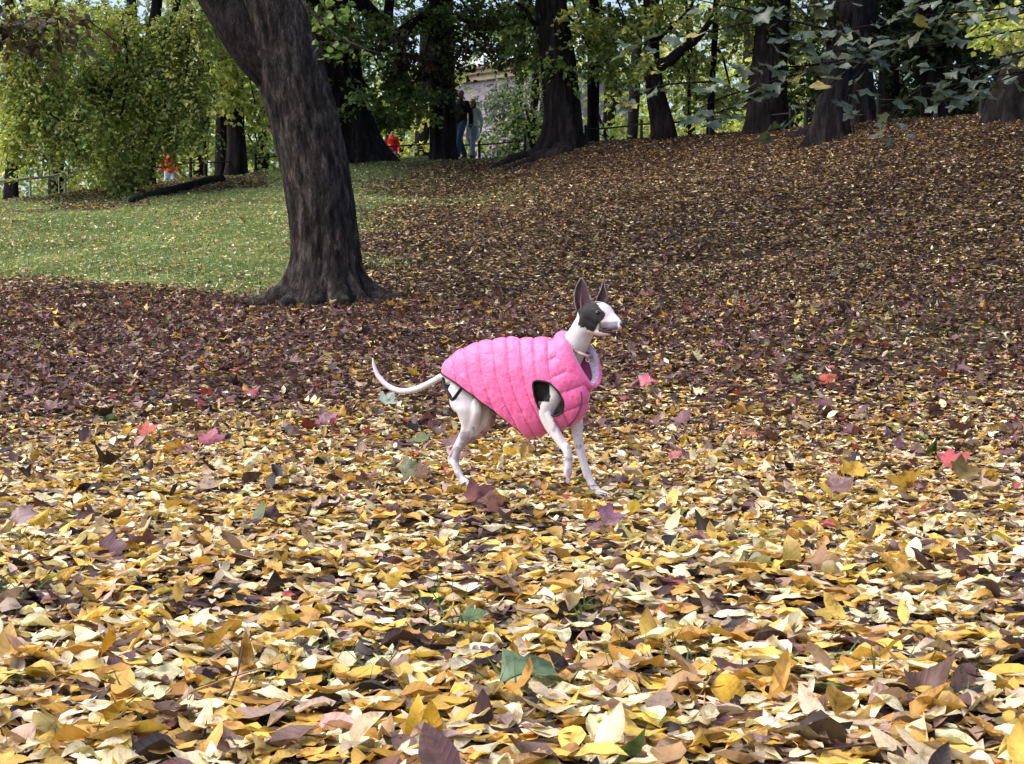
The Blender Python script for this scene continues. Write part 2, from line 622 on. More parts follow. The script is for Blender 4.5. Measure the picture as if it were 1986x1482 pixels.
def rot(yaw, pitch, roll):
    cy, sy, cp, sp, cr, sr = np.cos(yaw), np.sin(yaw), np.cos(pitch), np.sin(pitch), np.cos(roll), np.sin(roll)
    M = np.empty((len(yaw), 3, 3))
    # Rz * Ry * Rx
    M[:, 0, 0], M[:, 0, 1], M[:, 0, 2] = cy * cp, cy * sp * sr - sy * cr, cy * sp * cr + sy * sr
    M[:, 1, 0], M[:, 1, 1], M[:, 1, 2] = sy * cp, sy * sp * sr + cy * cr, sy * sp * cr - cy * sr
    M[:, 2, 0], M[:, 2, 1], M[:, 2, 2] = -sp, cp * sr, cp * cr
    return M


def leaves(mb, tpl, pos, size, yaw, pitch, roll, colr, bend=0.25, cup=0.5, wid=None, petiole=False):
    Vt, Tt, Qt = tpl
    n = len(pos)
    if n == 0:
        return
    g = rng
    X = np.repeat(Vt[None], n, 0)
    if wid is not None:
        X[:, :, 1] *= wid[:, None]
    bd = g.normal(0, bend, n)[:, None]
    cp = g.normal(0.1, cup, n)[:, None]
    tw = g.normal(0, bend, n)[:, None]
    x, y = X[:, :, 0].copy(), X[:, :, 1].copy()
    X[:, :, 2] = bd * (x - 0.5) ** 2 * 1.6 + cp * np.abs(y) + tw * (x - .5) * y * 2 + 0.035 * np.sin(x * 11 + y * 9 + bd * 40)
    X = X * size[:, None, None]
    X = np.einsum('nij,nkj->nki', rot(yaw, pitch, roll), X) + pos[:, None]
    nv = len(Vt)
    off = (np.arange(n) * nv)[:, None, None]
    T = (Tt[None] + off).reshape(-1, 3)
    Q = (Qt[None] + off).reshape(-1, 4) if len(Qt) else None
    C = np.repeat(colr[:, None], nv, 1)
    edge = np.abs(y)[..., None]
    C = C * (1 - 0.35 * edge) * (0.92 + 0.16 * g.random((n, nv, 1)))
    Lv = np.stack([x, y, np.repeat(g.random(n)[:, None] * 300, nv, 1)], -1)
    mb.add(X.reshape(-1, 3), T=T, Q=Q, C=C.reshape(-1, 3), L=Lv.reshape(-1, 3))


def pick(W):
    W = np.maximum(W, 0)
    c = np.cumsum(W, 1)
    r = rng.random(len(W)) * c[:, -1]
    return (r[:, None] > c).sum(1)


#            v:   200   400   560   600   680   760   860   960  1100  1500
KV = [200, 400, 560, 600, 680, 760, 860, 960, 1100, 1500]
WT = np.array([
    [.03, .06, .07, .03, .05, .09, .24, .27, .28, .28],   # yellow
    [.06, .12, .13, .07, .08, .13, .26, .32, .36, .38],   # cream
    [.01, .015, .02, .015, .03, .05, .09, .11, .11, .11],   # ochre
    [.17, .17, .16, .12, .16, .17, .15, .13, .12, .12],   # tan
    [.50, .46, .42, .40, .32, .24, .13, .09, .08, .07],   # brown
    [.24, .20, .18, .20, .15, .12, .08, .06, .05, .04],   # dark
    [.06, .05, .08, .22, .28, .20, .05, .02, .01, .01],  # plum
    [.00, .00, .00, .01, .02, .02, .01, .005, .003, .002],
    [.00, .00, .01, .00, .01, .01, .01, .005, .005, .005]])


def palette(pos):
    u, v = proj(pos)
    P = pos * np.array([1, 1, 0])
    nz = fbm(P, 0.7, 3, 5) - 0.5
    W = np.stack([np.interp(v + nz * 160 * np.clip((v - 560) / 200, 0, 1), KV, w) for w in WT], 1)
    left = np.clip((900 - u) / 900, 0, 1) * np.clip(1 - np.abs(v - 680) / 150, 0, 1)
    W[:, 6] *= 1 + 1.3 * left
    W[:, 4] *= 1 + 0.6 * left
    W[:, 0] *= 1 - 0.5 * left
    W[:, 1] *= 1 - 0.4 * left
    right = np.clip((u - 900) / 700, 0, 1) * np.clip(1 - np.abs(v - 680) / 160, 0, 1)
    W[:, 0] *= 1 + 1.3 * right
    W[:, 1] *= 1 + 1.3 * right
    g = grass_mask(pos[:, 0], pos[:, 1]) * (v < 580)
    Wg = np.array([.14, .60, .01, .20, .04, .01, 0, 0, .01])
    W = W * (1 - g[:, None]) + Wg * g[:, None]
    k = pick(W)
    c = PAL[k] * rng.lognormal(0, 0.2, (len(pos), 1)) * rng.normal(1, 0.06, (len(pos), 3))
    return np.clip(c, 0.01, 0.92), k, g


def scatter(n, y0, y1, side=0.9):
    y = np.sqrt(rng.random(n * 2) * (y1 * y1 - y0 * y0) + y0 * y0)
    w = 0.352 * y + side
    keep = rng.random(n * 2) < (w / y) / ((0.352 * y0 + side) / y0)
    y = y[keep][:n]
    x = (rng.random(len(y)) * 2 - 1) * (0.352 * y + side)
    return np.stack([x, y, gz(x, y)], -1)


def area(y0, y1, side=0.9):
    return 0.352 * (y1 * y1 - y0 * y0) + 2 * side * (y1 - y0)


def tilt(n, s=6.5, wild=0.03):
    p, r = rng.normal(0, R(s), n), rng.normal(0, R(s), n)
    w = rng.random(n) < wild
    p = np.where(w, -rng.uniform(R(15), R(55), n), p)
    r = np.where(w, rng.normal(0, R(35), n), r)
    return p, r


O4, O2, KITE, MAP2, MAP1, ROUND = oval_tpl(4), oval_tpl(2), kite_tpl(), maple_tpl(2), maple_tpl(1), round_tpl()


def carpet(name, y0, y1, dens, tpl, lift, mdens, mtpl, label, smin=.036, smax=.074, side=0.9):
    mb = MB()
    P = scatter(int(area(y0, y1, side) * dens * 1.6), y0, y1, side)
    P = P[:int(area(y0, y1, side) * dens)]
    low = rng.random(len(P)) < .42          # lower layer, mostly browned to paint shade into the litter gaps
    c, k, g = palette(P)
    gap_shade = low & (rng.random(len(P)) < .75)
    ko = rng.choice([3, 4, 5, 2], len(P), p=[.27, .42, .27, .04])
    c[gap_shade] = PAL[ko[gap_shade]] * rng.lognormal(0, .25, (int(gap_shade.sum()), 1))
    k = np.where(gap_shade, ko, k)
    # sparser where turf shows, thin worn patches in the litter
    thin = fbm(P * np.array([1, 1, 0]), 1.1, 2, 77)
    keep = (rng.random(len(P)) < np.where(g > .25, 0.42 + 0.25 * thin, 1.0)) & (rng.random(len(P)) < np.clip((thin - 0.20) * 7, 0.5, 1))
    P, c, k, low = P[keep], c[keep], k[keep], low[keep]
    n = len(P)
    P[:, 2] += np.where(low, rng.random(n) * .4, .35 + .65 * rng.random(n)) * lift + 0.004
    p, r = tilt(n)
    big = np.where(k >= 4, 1.04, 1.0)
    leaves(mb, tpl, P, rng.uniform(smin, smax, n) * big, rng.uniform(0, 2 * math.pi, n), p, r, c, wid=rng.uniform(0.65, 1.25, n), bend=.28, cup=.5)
    if mdens:
        P = scatter(int(area(y0, y1, side) * mdens * 1.6), y0, y1, side)
        P = P[:int(area(y0, y1, side) * mdens)]
        u, v = proj(P)
        c, k, g = palette(P)
        wantk = pick(np.tile([.05, .02, .04, .08, .34, .14, .40, .035, .01], (len(P), 1)))
        c = PAL[wantk] * rng.lognormal(0, 0.22, (len(P), 1))
        keep = rng.random(len(P)) < np.interp(v, [300, 540, 600, 700, 820, 900, 1000, 1500], [.05, .1, 1, 1, .6, .3, .12, .06]) * np.where(g > .4, .1, 1)
        keep &= P[:, 1] > 2.6
        keep &= ~((np.abs(P[:, 0] - 0.05) < .45) & (np.abs(P[:, 1] - 4.3) < .5))
        P, c = P[keep], np.clip(c[keep], .01, .9)
        n = len(P)
        P[:, 2] += lift * rng.uniform(0.5, 1.1, n) + 0.004
        p, r = tilt(n, 15, 0.12)
        leaves(mb, mtpl, P, rng.uniform(.05, .115, n), rng.uniform(0, 2 * math.pi, n), p, r, c, bend=.35, cup=.45)
    return mb.build(name, M_leaf, kind='stuff', label=label)


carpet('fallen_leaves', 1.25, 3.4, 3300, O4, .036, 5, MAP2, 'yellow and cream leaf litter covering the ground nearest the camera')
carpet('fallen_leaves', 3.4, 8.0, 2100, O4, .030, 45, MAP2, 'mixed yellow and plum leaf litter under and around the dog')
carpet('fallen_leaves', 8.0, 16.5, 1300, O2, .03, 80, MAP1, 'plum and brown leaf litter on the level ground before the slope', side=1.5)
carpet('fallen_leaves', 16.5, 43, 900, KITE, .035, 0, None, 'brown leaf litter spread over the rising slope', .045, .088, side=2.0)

# grass on the slope and tufts poking through the litter
mb = MB()
P = scatter(560000, 14, 42, 2.5)
g = grass_mask(P[:, 0], P[:, 1])
P = P[rng.random(len(P)) < g * 0.9 + 0.004][:230000]
n = len(P)
h = rng.uniform(.04, .10, n)
yaw = rng.uniform(0, 2 * math.pi, n)
w = 0.006 + 0.004 * rng.random(n)
lean = rng.normal(0, .35, (n, 2)) * h[:, None]
dx = np.stack([np.cos(yaw) * w, np.sin(yaw) * w, w * 0], -1)
V = np.stack([P - dx, P + dx, P + np.concatenate([lean, h[:, None]], 1)], 1)
gn = fbm(P * np.array([1, 1, 0]), .9, 3, 8)[:, None]
c = np.array([.09, .17, .06]) * (1 - gn) + np.array([.24, .36, .14]) * gn
c = c * rng.lognormal(0, .25, (n, 1))
V = V.reshape(-1, 3)
mb.add(V, T=np.arange(n * 3).reshape(-1, 3), C=np.repeat(c, 3, 0))
tuft_px = [(1300, 1325, 60, .09), (1240, 1300, 25, .05), (555, 1350, 45, .08), (45, 1085, 50, .07), (862, 1245, 25, .05), (30, 1180, 25, .05),
           (1730, 1335, 35, .06), (280, 1440, 30, .06), (1010, 1370, 20, .06), (860, 1190, 20, .05), (340, 495, 120, .25), (1440, 590, 60, .3),
           (1700, 640, 90, .5), (1820, 620, 90, .5), (1930, 600, 90, .5), (1240, 370, 70, .4), (690, 1340, 30, .05), (1120, 1210, 22, .05)]
for (u, v, k, sp) in tuft_px:
    q = ground_px(u, v)
    p = q + np.stack([rng.normal(0, sp * .6, k), rng.normal(0, sp, k), np.zeros(k)], -1)
    p[:, 2] = gz(p[:, 0], p[:, 1])
    hh = rng.uniform(.03, .075, k) * (1 if v > 700 else 1.6)
    ln = np.concatenate([rng.normal(0, .45, (k, 2)) * hh[:, None], hh[:, None]], 1)
    ya = rng.uniform(0, 6.3, k)
    d = np.stack([np.cos(ya), np.sin(ya), ya * 0], -1) * .003
    V = np.stack([p - d, p + d, p + ln * .55 + d * .6, p + ln * .55 - d * .6, p + ln * np.array([1.3, 1.3, 1])], 1).reshape(-1, 3)
    o = np.arange(k)[:, None] * 5
    mb.add(V, Q=o + np.array([[0, 1, 2, 3]]), T=o + np.array([[3, 2, 4]]), C=np.array([.07, .13, .045]))
mb.build('grass', M_grass, kind='stuff', smooth=False, label='green grass on the slope left of the tree and in small tufts')

# dead stalks and twigs lying in the litter
mb = MB()
P = scatter(1500, 1.3, 9, .6)[:420]
for p in P:
    L_ = rng.uniform(.05, .22)
    a = rng.uniform(0, 6.28)
    d = np.array([math.cos(a), math.sin(a), rng.normal(0, .12)]) * L_
    mid = p + d * .5 + rng.normal(0, .008, 3)
    z = np.array([0, 0, .03 + .012 * rng.random()])
    pts = crom([p + z, mid + z, p + d + z], 5)
    cc = random.choice([(.45, .32, .16), (.6, .45, .2), (.16, .09, .06), (.1, .06, .05)])
    mb.loft(pts, np.linspace(.0011, .0007, 5) * rng.uniform(.8, 1.6), seg=4, D=(0.1, 0.05, 1), caps=False, C=cc)
mb.build('litter_twigs', M_leaf, kind='stuff', label='thin dry stalks and twigs scattered in the near leaves')


# ------------------------------------------------------------------ trees
def trunk_mb(P, r, seg=48, rows=90, flare=0.9, fh=0.5, lobes=6, furrow=0.03, fs=9, seed=1, mb=None, root_angles=None, top_cap=True, tint=None):
    """tapered trunk through P with spreading root flare and furrowed bark"""
    PR = crom(np.column_stack([np.asarray(P, float), np.asarray(r, float)]), rows)
    # more rows near the base
    C_, rr = PR[:, :3], PR[:, 3]
    t = np.gradient(C_, axis=0)
    t /= np.linalg.norm(t, axis=1)[:, None]
    D = np.array([0, 1.0, 0])
    n1 = np.cross(D, t)
    n1 /= np.linalg.norm(n1, axis=1)[:, None]
    n2 = np.cross(t, n1)
    th = np.linspace(0, 2 * math.pi, seg, endpoint=False)
    s = np.concatenate([[0], np.cumsum(np.linalg.norm(np.diff(C_, axis=0), axis=1))])
    H, A = np.meshgrid(s, th, indexing='ij')
    g = np.random.default_rng(seed)
    if root_angles is None:
        root_angles = np.linspace(0, 2 * math.pi, lobes, endpoint=False) + g.normal(0, .2, lobes)
    lob = np.zeros_like(A)
    for a_ in root_angles:
        a0, amp = (a_ if isinstance(a_, tuple) else (a_, 1.0))
        dd = np.abs((A - a0 + math.pi) % (2 * math.pi) - math.pi)
        lob = np.maximum(lob, amp * np.exp(-(dd / .27) ** 2))
    ex = np.exp(-np.maximum(H - 0.06, 0) / fh)
    rad = rr[:, None] * (1 + flare * (0.13 * np.exp(-H / (fh * 2.2)) + ex ** 1.6 * (0.95 * lob - .05)))
    Q = np.stack([np.cos(A) * fs * rr.mean(), np.sin(A) * fs * rr.mean(), H * fs * .22], -1)
    n = fbm(Q, 1.0, 4, seed)
    rid = 1 - np.abs(n * 2 - 1) * 2.2
    q2 = fbm(np.stack([np.cos(A), np.sin(A), H * .5], -1), 1.6, 2, seed + 9) - .5
    rad = rad + furrow * rid + q2 * 0.28 * rr[:, None]
    V = C_[:, None] + n1[:, None] * (rad * np.cos(A))[..., None] + n2[:, None] * (rad * np.sin(A))[..., None]
    m = len(C_)
    mb = mb or MB()
    i = np.arange(m - 1)[:, None] * seg
    j = np.arange(seg)[None]
    Qd = np.stack([i + j, i + (j + 1) % seg, i + seg + (j + 1) % seg, i + seg + j], -1).reshape(-1, 4)
    cc = (0.55 + 0.6 * np.clip(rid, 0, 1))[..., None] * (np.ones(3) if tint is None else np.asarray(tint))
    mb.add(V.reshape(-1, 3), Q=Qd, C=cc.reshape(-1, 3))
    return mb


GREENS = {
    'mid': [(.12, .21, .06), (.17, .26, .08), (.08, .15, .055), (.26, .32, .11)],
    'yel': [(.31, .38, .09), (.42, .45, .14), (.20, .30, .09), (.56, .55, .24), (.13, .22, .09)],
    'lime': [(.36, .45, .12), (.46, .52, .16), (.26, .38, .10), (.56, .56, .22)],
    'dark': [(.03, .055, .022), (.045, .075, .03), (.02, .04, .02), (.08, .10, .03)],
    'brown': [(.06, .045, .035), (.09, .065, .04), (.06, .07, .04)],
    'blue': [(.14, .23, .15), (.18, .27, .19), (.10, .18, .11)],
    'grey': [(.12, .18, .14), (.16, .22, .18), (.08, .12, .09)],
}


def bough(mb, c, rad, nt_, nl, size, pal, droop=.5, tw=None, seed=None, kite=True, tl=(.5, 1.1)):
    """leafy twigs spread through an ellipsoid; each carries nl alternate leaves"""
    g = rng
    d = g.normal(0, 1, (nt_, 3))
    d /= np.linalg.norm(d, axis=1)[:, None]
    S = np.asarray(c) + d * np.asarray(rad) * (g.random((nt_, 1)) ** (1 / 2.4))
    a = g.uniform(0, 2 * math.pi, nt_)
    dr = np.stack([np.cos(a), np.sin(a), g.normal(-droop, .25, nt_)], -1)
    dr /= np.linalg.norm(dr, axis=1)[:, None]
    ln = g.uniform(*tl, nt_)
    k = (np.arange(nl) + .5) / nl
    P = S[:, None] + dr[:, None] * (ln[:, None] * k)[..., None]
    P[..., 2] -= droop * .5 * (ln[:, None] * k) ** 2
    side = np.where(np.arange(nl) % 2, 1.0, -1.0)[None]
    yaw = a[:, None] + side * g.uniform(.5, 1.2, (nt_, nl))
    P = (P + g.normal(0, .05, P.shape)).reshape(-1, 3)
    n = len(P)
    pal = np.array(GREENS[pal])
    kk = g.integers(0, len(pal), nt_)
    cc = np.repeat(pal[kk], nl, 0) * .6 + pal[g.integers(0, len(pal), n)] * .4
    cc = cc * g.lognormal(0, .25, (n, 1))
    leaves(mb, KITE if kite else ROUND, P, g.uniform(.75, 1.25, n) * size, yaw.ravel(), g.normal(R(28), R(28), n), g.normal(0, R(32), n), cc,
           wid=g.uniform(1.1, 1.7, n) if kite else None, bend=.3)
    if tw is not None:
        for q in range(0, nt_, 4):
            e = S[q] + dr[q] * ln[q]
            e = e - np.array([0, 0, droop * .5 * ln[q] ** 2])
            w0 = S[q] + (np.asarray(c) - S[q]) * .35
            tw.loft([w0, S[q], e], [.012, .008, .004], seg=3, caps=False, D=(.1, .9, .3))


def limb(tw, P, r0, r1, seg=8):
    P = crom(P, 10)
    P = P + (fbm(P, 1.2, 2, 4)[:, None] - .5) * np.array([.2, .1, .2]) * r0 * 3
    tw.loft(P, np.linspace(r0, r1, 10), seg=seg, caps=False, D=(.05, 1, .02))


def make_tree(name, base_uY, path, widths, label, group=None, boughs=(), crown=True, cat='tree', limbs=(), crown_h=(9.5, 17), crown_r=4.2,
              pal='mid', seed=1, mat=None, lobes=6, flare=.9, fh=.5, seg=40, rows=70, furrow=.035, fs=9, roots=None, ntw=420, csize=.2, crown_c=None, top=15.0, sink=.15):
    """path: (photo column, row) points of the trunk at one distance; widths in photo pixels"""
    u0, Y = base_uY
    sc_ = Y / F
    base = ground_at(u0, Y)
    pts = [base - np.array([0, 0, sink])]
    for (u, v) in path:
        p = at(u, v, Y)
        pts.append(p)
    r = [w * sc_ / 2 for w in widths]
    last = pts[-1]
    dirn = (pts[-1] - pts[-2]) / max(1e-6, np.linalg.norm(pts[-1] - pts[-2]))
    if top and last[2] < top:
        z = top - last[2]
        pts.append(last + np.array([dirn[0] * .4, 0, 1.0]) * z * .5)
        pts.append(last + np.array([dirn[0] * .4, .03, 1.0]) * z)
        r += [r[-1] * .62, r[-1] * .2]
    t = thing(name, base, label, cat, group)
    tm = trunk_mb(pts, r, seg=seg, rows=rows, flare=flare, fh=fh, lobes=lobes, furrow=furrow, fs=fs, seed=seed, root_angles=roots)
    tm.build('trunk', mat or M_bark, t)
    tw = MB()
    cm = MB()
    cc = pts[-1] * np.array([1, 1, 0]) if crown_c is None else np.array([*crown_c, 0])
    if crown:
        zc_ = (crown_h[0] + crown_h[1]) / 2
        ctr = np.array([cc[0], cc[1], zc_])
        bough(cm, ctr, (crown_r, crown_r * .95, (crown_h[1] - crown_h[0]) / 2), ntw, 14, csize, pal, tw=None, tl=(.6, 1.4))
        for q in range(7):
            a = q * .9 + seed
            e = ctr + np.array([math.cos(a) * crown_r * .8, math.sin(a) * crown_r * .8, rng.uniform(-1, 2)])
            s0 = pts[-1] * .45 + pts[-2] * .55
            limb(tw, [s0, (s0 + e) / 2 + np.array([0, 0, .6]), e], r[-3] * .35, .03, 6)
    for bo in boughs:
        u, v, Yb, ru, rv, k, size, pl, dr = bo[:9]
        cb = at(u, v, Yb)
        s2 = Yb / F
        bough(cm, cb, (ru * s2, max(ru * s2 * .8, .6), rv * s2), k, 12, size, pl, droop=dr, tw=tw, kite=len(bo) < 10, tl=(.35, .75))
        a0 = np.array([np.interp(cb[2] + 1.2, [p[2] for p in pts], [p[0] for p in pts]), np.interp(cb[2] + 1.2, [p[2] for p in pts], [p[1] for p in pts]), cb[2] + 1.2])
        if np.linalg.norm((a0 - cb)[:2]) < 9:
            limb(tw, [a0, (a0 + cb) / 2 + np.array([0, 0, .35]), cb], .06, .015, 5)
    for (P_, r0, r1) in limbs:
        limb(tw, [at(*q) for q in P_], r0 * sc_ / 2, r1 * sc_ / 2, 10)
    if cm.n:
        cm.build('crown', M_tree, t, smooth=False, kind='stuff')
    if tw.n:
        tw.build('branches', mat or M_bark, t, kind='stuff')
    return t


# the big leaning tree in the middle ground
BY = 15.5
b0 = ground_at(640, BY)
tb = thing('lime_tree', b0, 'large leaning tree with rough brown bark and spreading roots on the level ground', 'tree')
pts = [at(636, 596, BY), at(634, 540, BY), at(632, 480, BY), at(622, 400, BY), at(607, 310, BY), at(587, 230, BY), at(566, 150, BY), at(545, 70, BY), at(527, 0, BY),
       at(500, -120, BY), at(470, -300, BY), at(440, -600, BY)]
wd = np.array([126, 120, 116, 117, 119, 121, 120, 115, 108, 100, 82, 40]) * BY / F / 2
mbt = trunk_mb(pts, wd, seg=240, rows=320, flare=.95, fh=.22, furrow=.026, fs=11, seed=5,
               root_angles=[(0.05, 1.9), (math.pi + .12, 2.0), (-1.15, .75), (-1.75, .65), (-2.4, .9), (1.6, .8), (2.4, .7), (-.5, .6)])
mbt.build('trunk', M_bark_big, tb)
mbl = trunk_mb([at(560, 190, BY + .1), at(528, 130, BY + .05), at(478, 70, BY), at(438, 10, BY), at(405, -60, BY), at(350, -200, BY), at(260, -420, BY)],
               np.array([70, 96, 92, 86, 84, 70, 30]) * BY / F / 2, seg=110, rows=120, flare=0, fh=1, furrow=.016, fs=12, seed=8, tint=(.55, .55, .58))
mbl.build('limb', M_bark_big, tb)
tw = MB()
for e in [(-7, 18, 10), (-3, 21, 11), (1, 22, 11), (2.6, 18, 10), (0, 15.5, 10), (-5, 22, 9)]:
    s0 = pts[-1] * .5 + pts[-2] * .5
    e = np.array(e, float)
    limb(tw, [s0, (s0 + e) / 2 + np.array([0, 0, .7]), e], .13, .03, 7)
limb(tw, [at(585, 0, 14.6), at(625, 45, 14.5), at(665, 75, 14.4), at(710, 95, 14.3), at(745, 105, 14.2)], .016, .006, 6)
cm = MB()
bough(cm, (-2.0, 19.5, 10.2), (6.0, 5.2, 3.2), 620, 14, .17, 'mid', tw=None)
for (u, v, ru, rv, k) in [(40, 25, 90, 40, 26), (130, 45, 50, 40, 12), (15, 60, 30, 25, 5)]:
    bough(cm, at(u, v, 15), (ru * BY / F, .5, rv * BY / F), k, 10, .085, 'brown', droop=.6, tw=tw, kite=False, tl=(.3, .6))
for (u, v, ru, rv, k) in [(640, 20, 40, 25, 4), (700, 90, 40, 15, 3)]:
    bough(cm, at(u, v, 14.5), (ru * BY / F, .4, rv * BY / F), k, 8, .085, 'mid', droop=.3, tw=tw, kite=False, tl=(.3, .5))
cm.build('crown', M_tree, tb, smooth=False, kind='stuff')
tw.build('branches', M_bark_big, tb, kind='stuff')

G1 = 'trees along the top of the slope'
make_tree('elm_tree', (692, 38.5), [(688, 300), (675, 240), (660, 170), (652, 100), (640, 30), (625, -40)], [112, 104, 92, 84, 80, 74, 68],
          'thick ribbed trunk behind the big leaning tree at the top of the slope', seed=11, flare=.8, fh=.55, furrow=.05, seg=90, rows=90,
          roots=[(0.0, .8), (math.pi, .25), (-.9, .4), (-2.2, .3), (1.5, .4)],
          boughs=[(640, 60, 37, 70, 60, 60, .15, 'mid', .4), (610, 175, 38, 40, 60, 24, .15, 'mid', .5), (730, 60, 38, 60, 50, 50, .15, 'mid', .5),
                  (690, 180, 37, 30, 30, 12, .15, 'mid', .5), (640, 215, 37.4, 20, 25, 7, .14, 'mid', .6), (750, 150, 39, 55, 60, 60, .15, 'mid', .5),
                  (735, 215, 39, 40, 30, 26, .15, 'mid', .5), (785, 90, 38, 50, 40, 36, .15, 'brown', .4)])
make_tree('linden_tree', (860, 40), [(860, 290), (858, 200), (857, 120), (856, 40), (855, -40)], [56, 50, 46, 42, 42, 40],
          'straight dark trunk beside the walking couple', seed=12, flare=.12, fh=.25,
          limbs=[([(858, -15, 40), (835, 25, 39.6), (790, 55, 39.2), (752, 78, 39)], 26, 22),
                 ([(752, 82, 39), (738, 50, 38.8), (715, 22, 38.6), (680, -12, 38.4), (640, -60, 38)], 34, 24),
                 ([(748, 78, 39), (752, 40, 38.8), (757, 0, 38.7), (765, -60, 38.6)], 22, 16)],
          boughs=[(790, 190, 39, 45, 50, 50, .15, 'mid', .5), (865, 95, 39.2, 26, 70, 34, .15, 'dark', .6), (880, 190, 39.3, 14, 30, 8, .15, 'dark', .7), (905, 25, 39.5, 60, 28, 60, .14, 'mid', .3), (820, 40, 39.5, 50, 28, 44, .14, 'mid', .3), (985, 30, 39.5, 60, 28, 60, .14, 'mid', .3), (930, 60, 39, 70, 40, 34, .14, 'brown', .4),
                  (960, 105, 39, 60, 25, 20, .14, 'brown', .3), (785, 215, 39.3, 40, 18, 18, .15, 'mid', .5), (820, 120, 39, 50, 30, 26, .14, 'brown', .4), (755, 222, 39.2, 22, 16, 10, .15, 'mid', .5)])
make_tree('oak_tree', (1092, 38.2), [(1092, 262), (1090, 200), (1084, 130), (1076, 60), (1068, -10)], [74, 70, 66, 62, 56, 52],
          'dark trunk with bulging roots right of the walking couple', seed=13, flare=.9, fh=.5, furrow=.05, seg=80, rows=90,
          roots=[(math.pi, .9), (0, .5), (-1.2, .5), (-2.2, .9), (1.4, .4)],
          limbs=[([(1060, 40, 38.2), (1035, 45, 38), (1020, 20, 37.8), (1000, 5, 37.6)], 12, 6)],
          boughs=[(1075, 120, 37.4, 30, 30, 10, .15, 'mid', .6), (1010, 60, 38.5, 50, 60, 50, .15, 'mid', .4), (1130, 50, 38, 60, 50, 46, .15, 'yel', .4),
                  (1020, 110, 38.6, 40, 25, 22, .15, 'mid', .4), (1150, 110, 38, 40, 25, 20, .15, 'mid', .4)])
make_tree('young_tree', (1150, 40.5), [(1150, 240), (1151, 150), (1153, 60), (1155, -20)], [24, 22, 22, 22, 22],
          'slim straight trunk just right of the tree with bulging roots', seed=14, flare=.3, seg=28, rows=50, furrow=.015,
          boughs=[(1180, 80, 40, 60, 60, 55, .15, 'yel', .4), (1200, 140, 40.5, 45, 30, 26, .15, 'yel', .4), (1215, 40, 40, 60, 40, 40, .15, 'mid', .4)])
make_tree('leaning_tree', (1288, 37.2), [(1284, 240), (1272, 180), (1264, 120), (1264, 50), (1262, -20)], [44, 42, 34, 30, 30, 28],
          'dark trunk with a crooked bough reaching right above the railing', seed=15, flare=.3, seg=36, furrow=.02,
          limbs=[([(1272, 128, 37.2), (1295, 122, 37), (1320, 98, 36.8), (1352, 76, 36.6), (1378, 40, 36.4), (1410, -10, 36.2)], 28, 5), ([(1270, 80, 37), (1300, 55, 36.8), (1335, 20, 36.6), (1350, -10, 36.4)], 9, 5)],
          boughs=[(1290, 30, 36.6, 70, 40, 46, .15, 'yel', .4), (1250, 120, 36.6, 30, 26, 14, .15, 'yel', .4), (1330, 110, 37.4, 50, 30, 26, .15, 'yel', .4)])
make_tree('young_tree', (1337, 40), [(1337, 235), (1336, 180), (1335, 125), (1333, 40), (1330, -30)], [7, 7, 6, 6, 5, 5],
          'thinnest sapling between the crooked bough tree and the slender trunk', seed=16, flare=.2, seg=10, rows=24, furrow=.003, ntw=120, crown_r=2.4,
          boughs=[(1350, 170, 40, 50, 50, 40, .15, 'yel', .4)])
make_tree('young_tree', (1378, 38), [(1378, 235), (1382, 150), (1386, 80), (1390, 0), (1392, -40)], [15, 14, 12, 12, 12, 12],
          'slender bare trunk standing between the crooked bough tree and the thick barked one', seed=17, flare=.2, seg=18, rows=40, furrow=.008, ntw=200, crown_r=3,
          boughs=[(1420, 60, 38, 60, 60, 50, .15, 'yel', .4), (1420, 190, 38.6, 40, 40, 26, .15, 'yel', .4)])
make_tree('oak_tree', (1488, 36), [(1489, 235), (1492, 160), (1495, 90), (1500, 20), (1503, -40)], [80, 74, 66, 60, 56, 54],
          'thick dark trunk half covered by bluish maple leaves', seed=18, flare=.3, furrow=.045, seg=80, rows=80,
          boughs=[(1540, 60, 36.5, 60, 60, 44, .15, 'yel', .4), (1555, 160, 37, 30, 40, 20, .15, 'yel', .4), (1440, 20, 36, 50, 40, 34, .15, 'mid', .4)])
make_tree('maple_tree', (1612, 31), [(1612, 235), (1625, 160), (1638, 80), (1650, 0), (1660, -60)], [66, 60, 54, 60, 66, 60],
          'knobbly front trunk of the pair with roots running left', seed=19, flare=.8, fh=.3, furrow=.045, seg=80, rows=80,
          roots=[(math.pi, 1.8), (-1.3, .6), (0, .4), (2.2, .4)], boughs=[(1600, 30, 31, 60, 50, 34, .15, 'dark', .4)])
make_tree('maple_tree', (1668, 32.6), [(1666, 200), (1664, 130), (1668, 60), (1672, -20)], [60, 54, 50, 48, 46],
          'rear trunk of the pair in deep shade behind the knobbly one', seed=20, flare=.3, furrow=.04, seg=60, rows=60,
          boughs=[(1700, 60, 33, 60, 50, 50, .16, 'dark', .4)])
make_tree('oak_tree', (1812, 33.5), [(1810, 180), (1808, 120), (1806, 40), (1804, -30)], [44, 42, 40, 38, 38],
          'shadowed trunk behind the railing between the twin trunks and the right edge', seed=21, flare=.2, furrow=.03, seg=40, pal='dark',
          boughs=[(1790, 60, 34, 80, 60, 80, .16, 'dark', .4), (1870, 70, 33, 70, 60, 70, .16, 'dark', .4)])
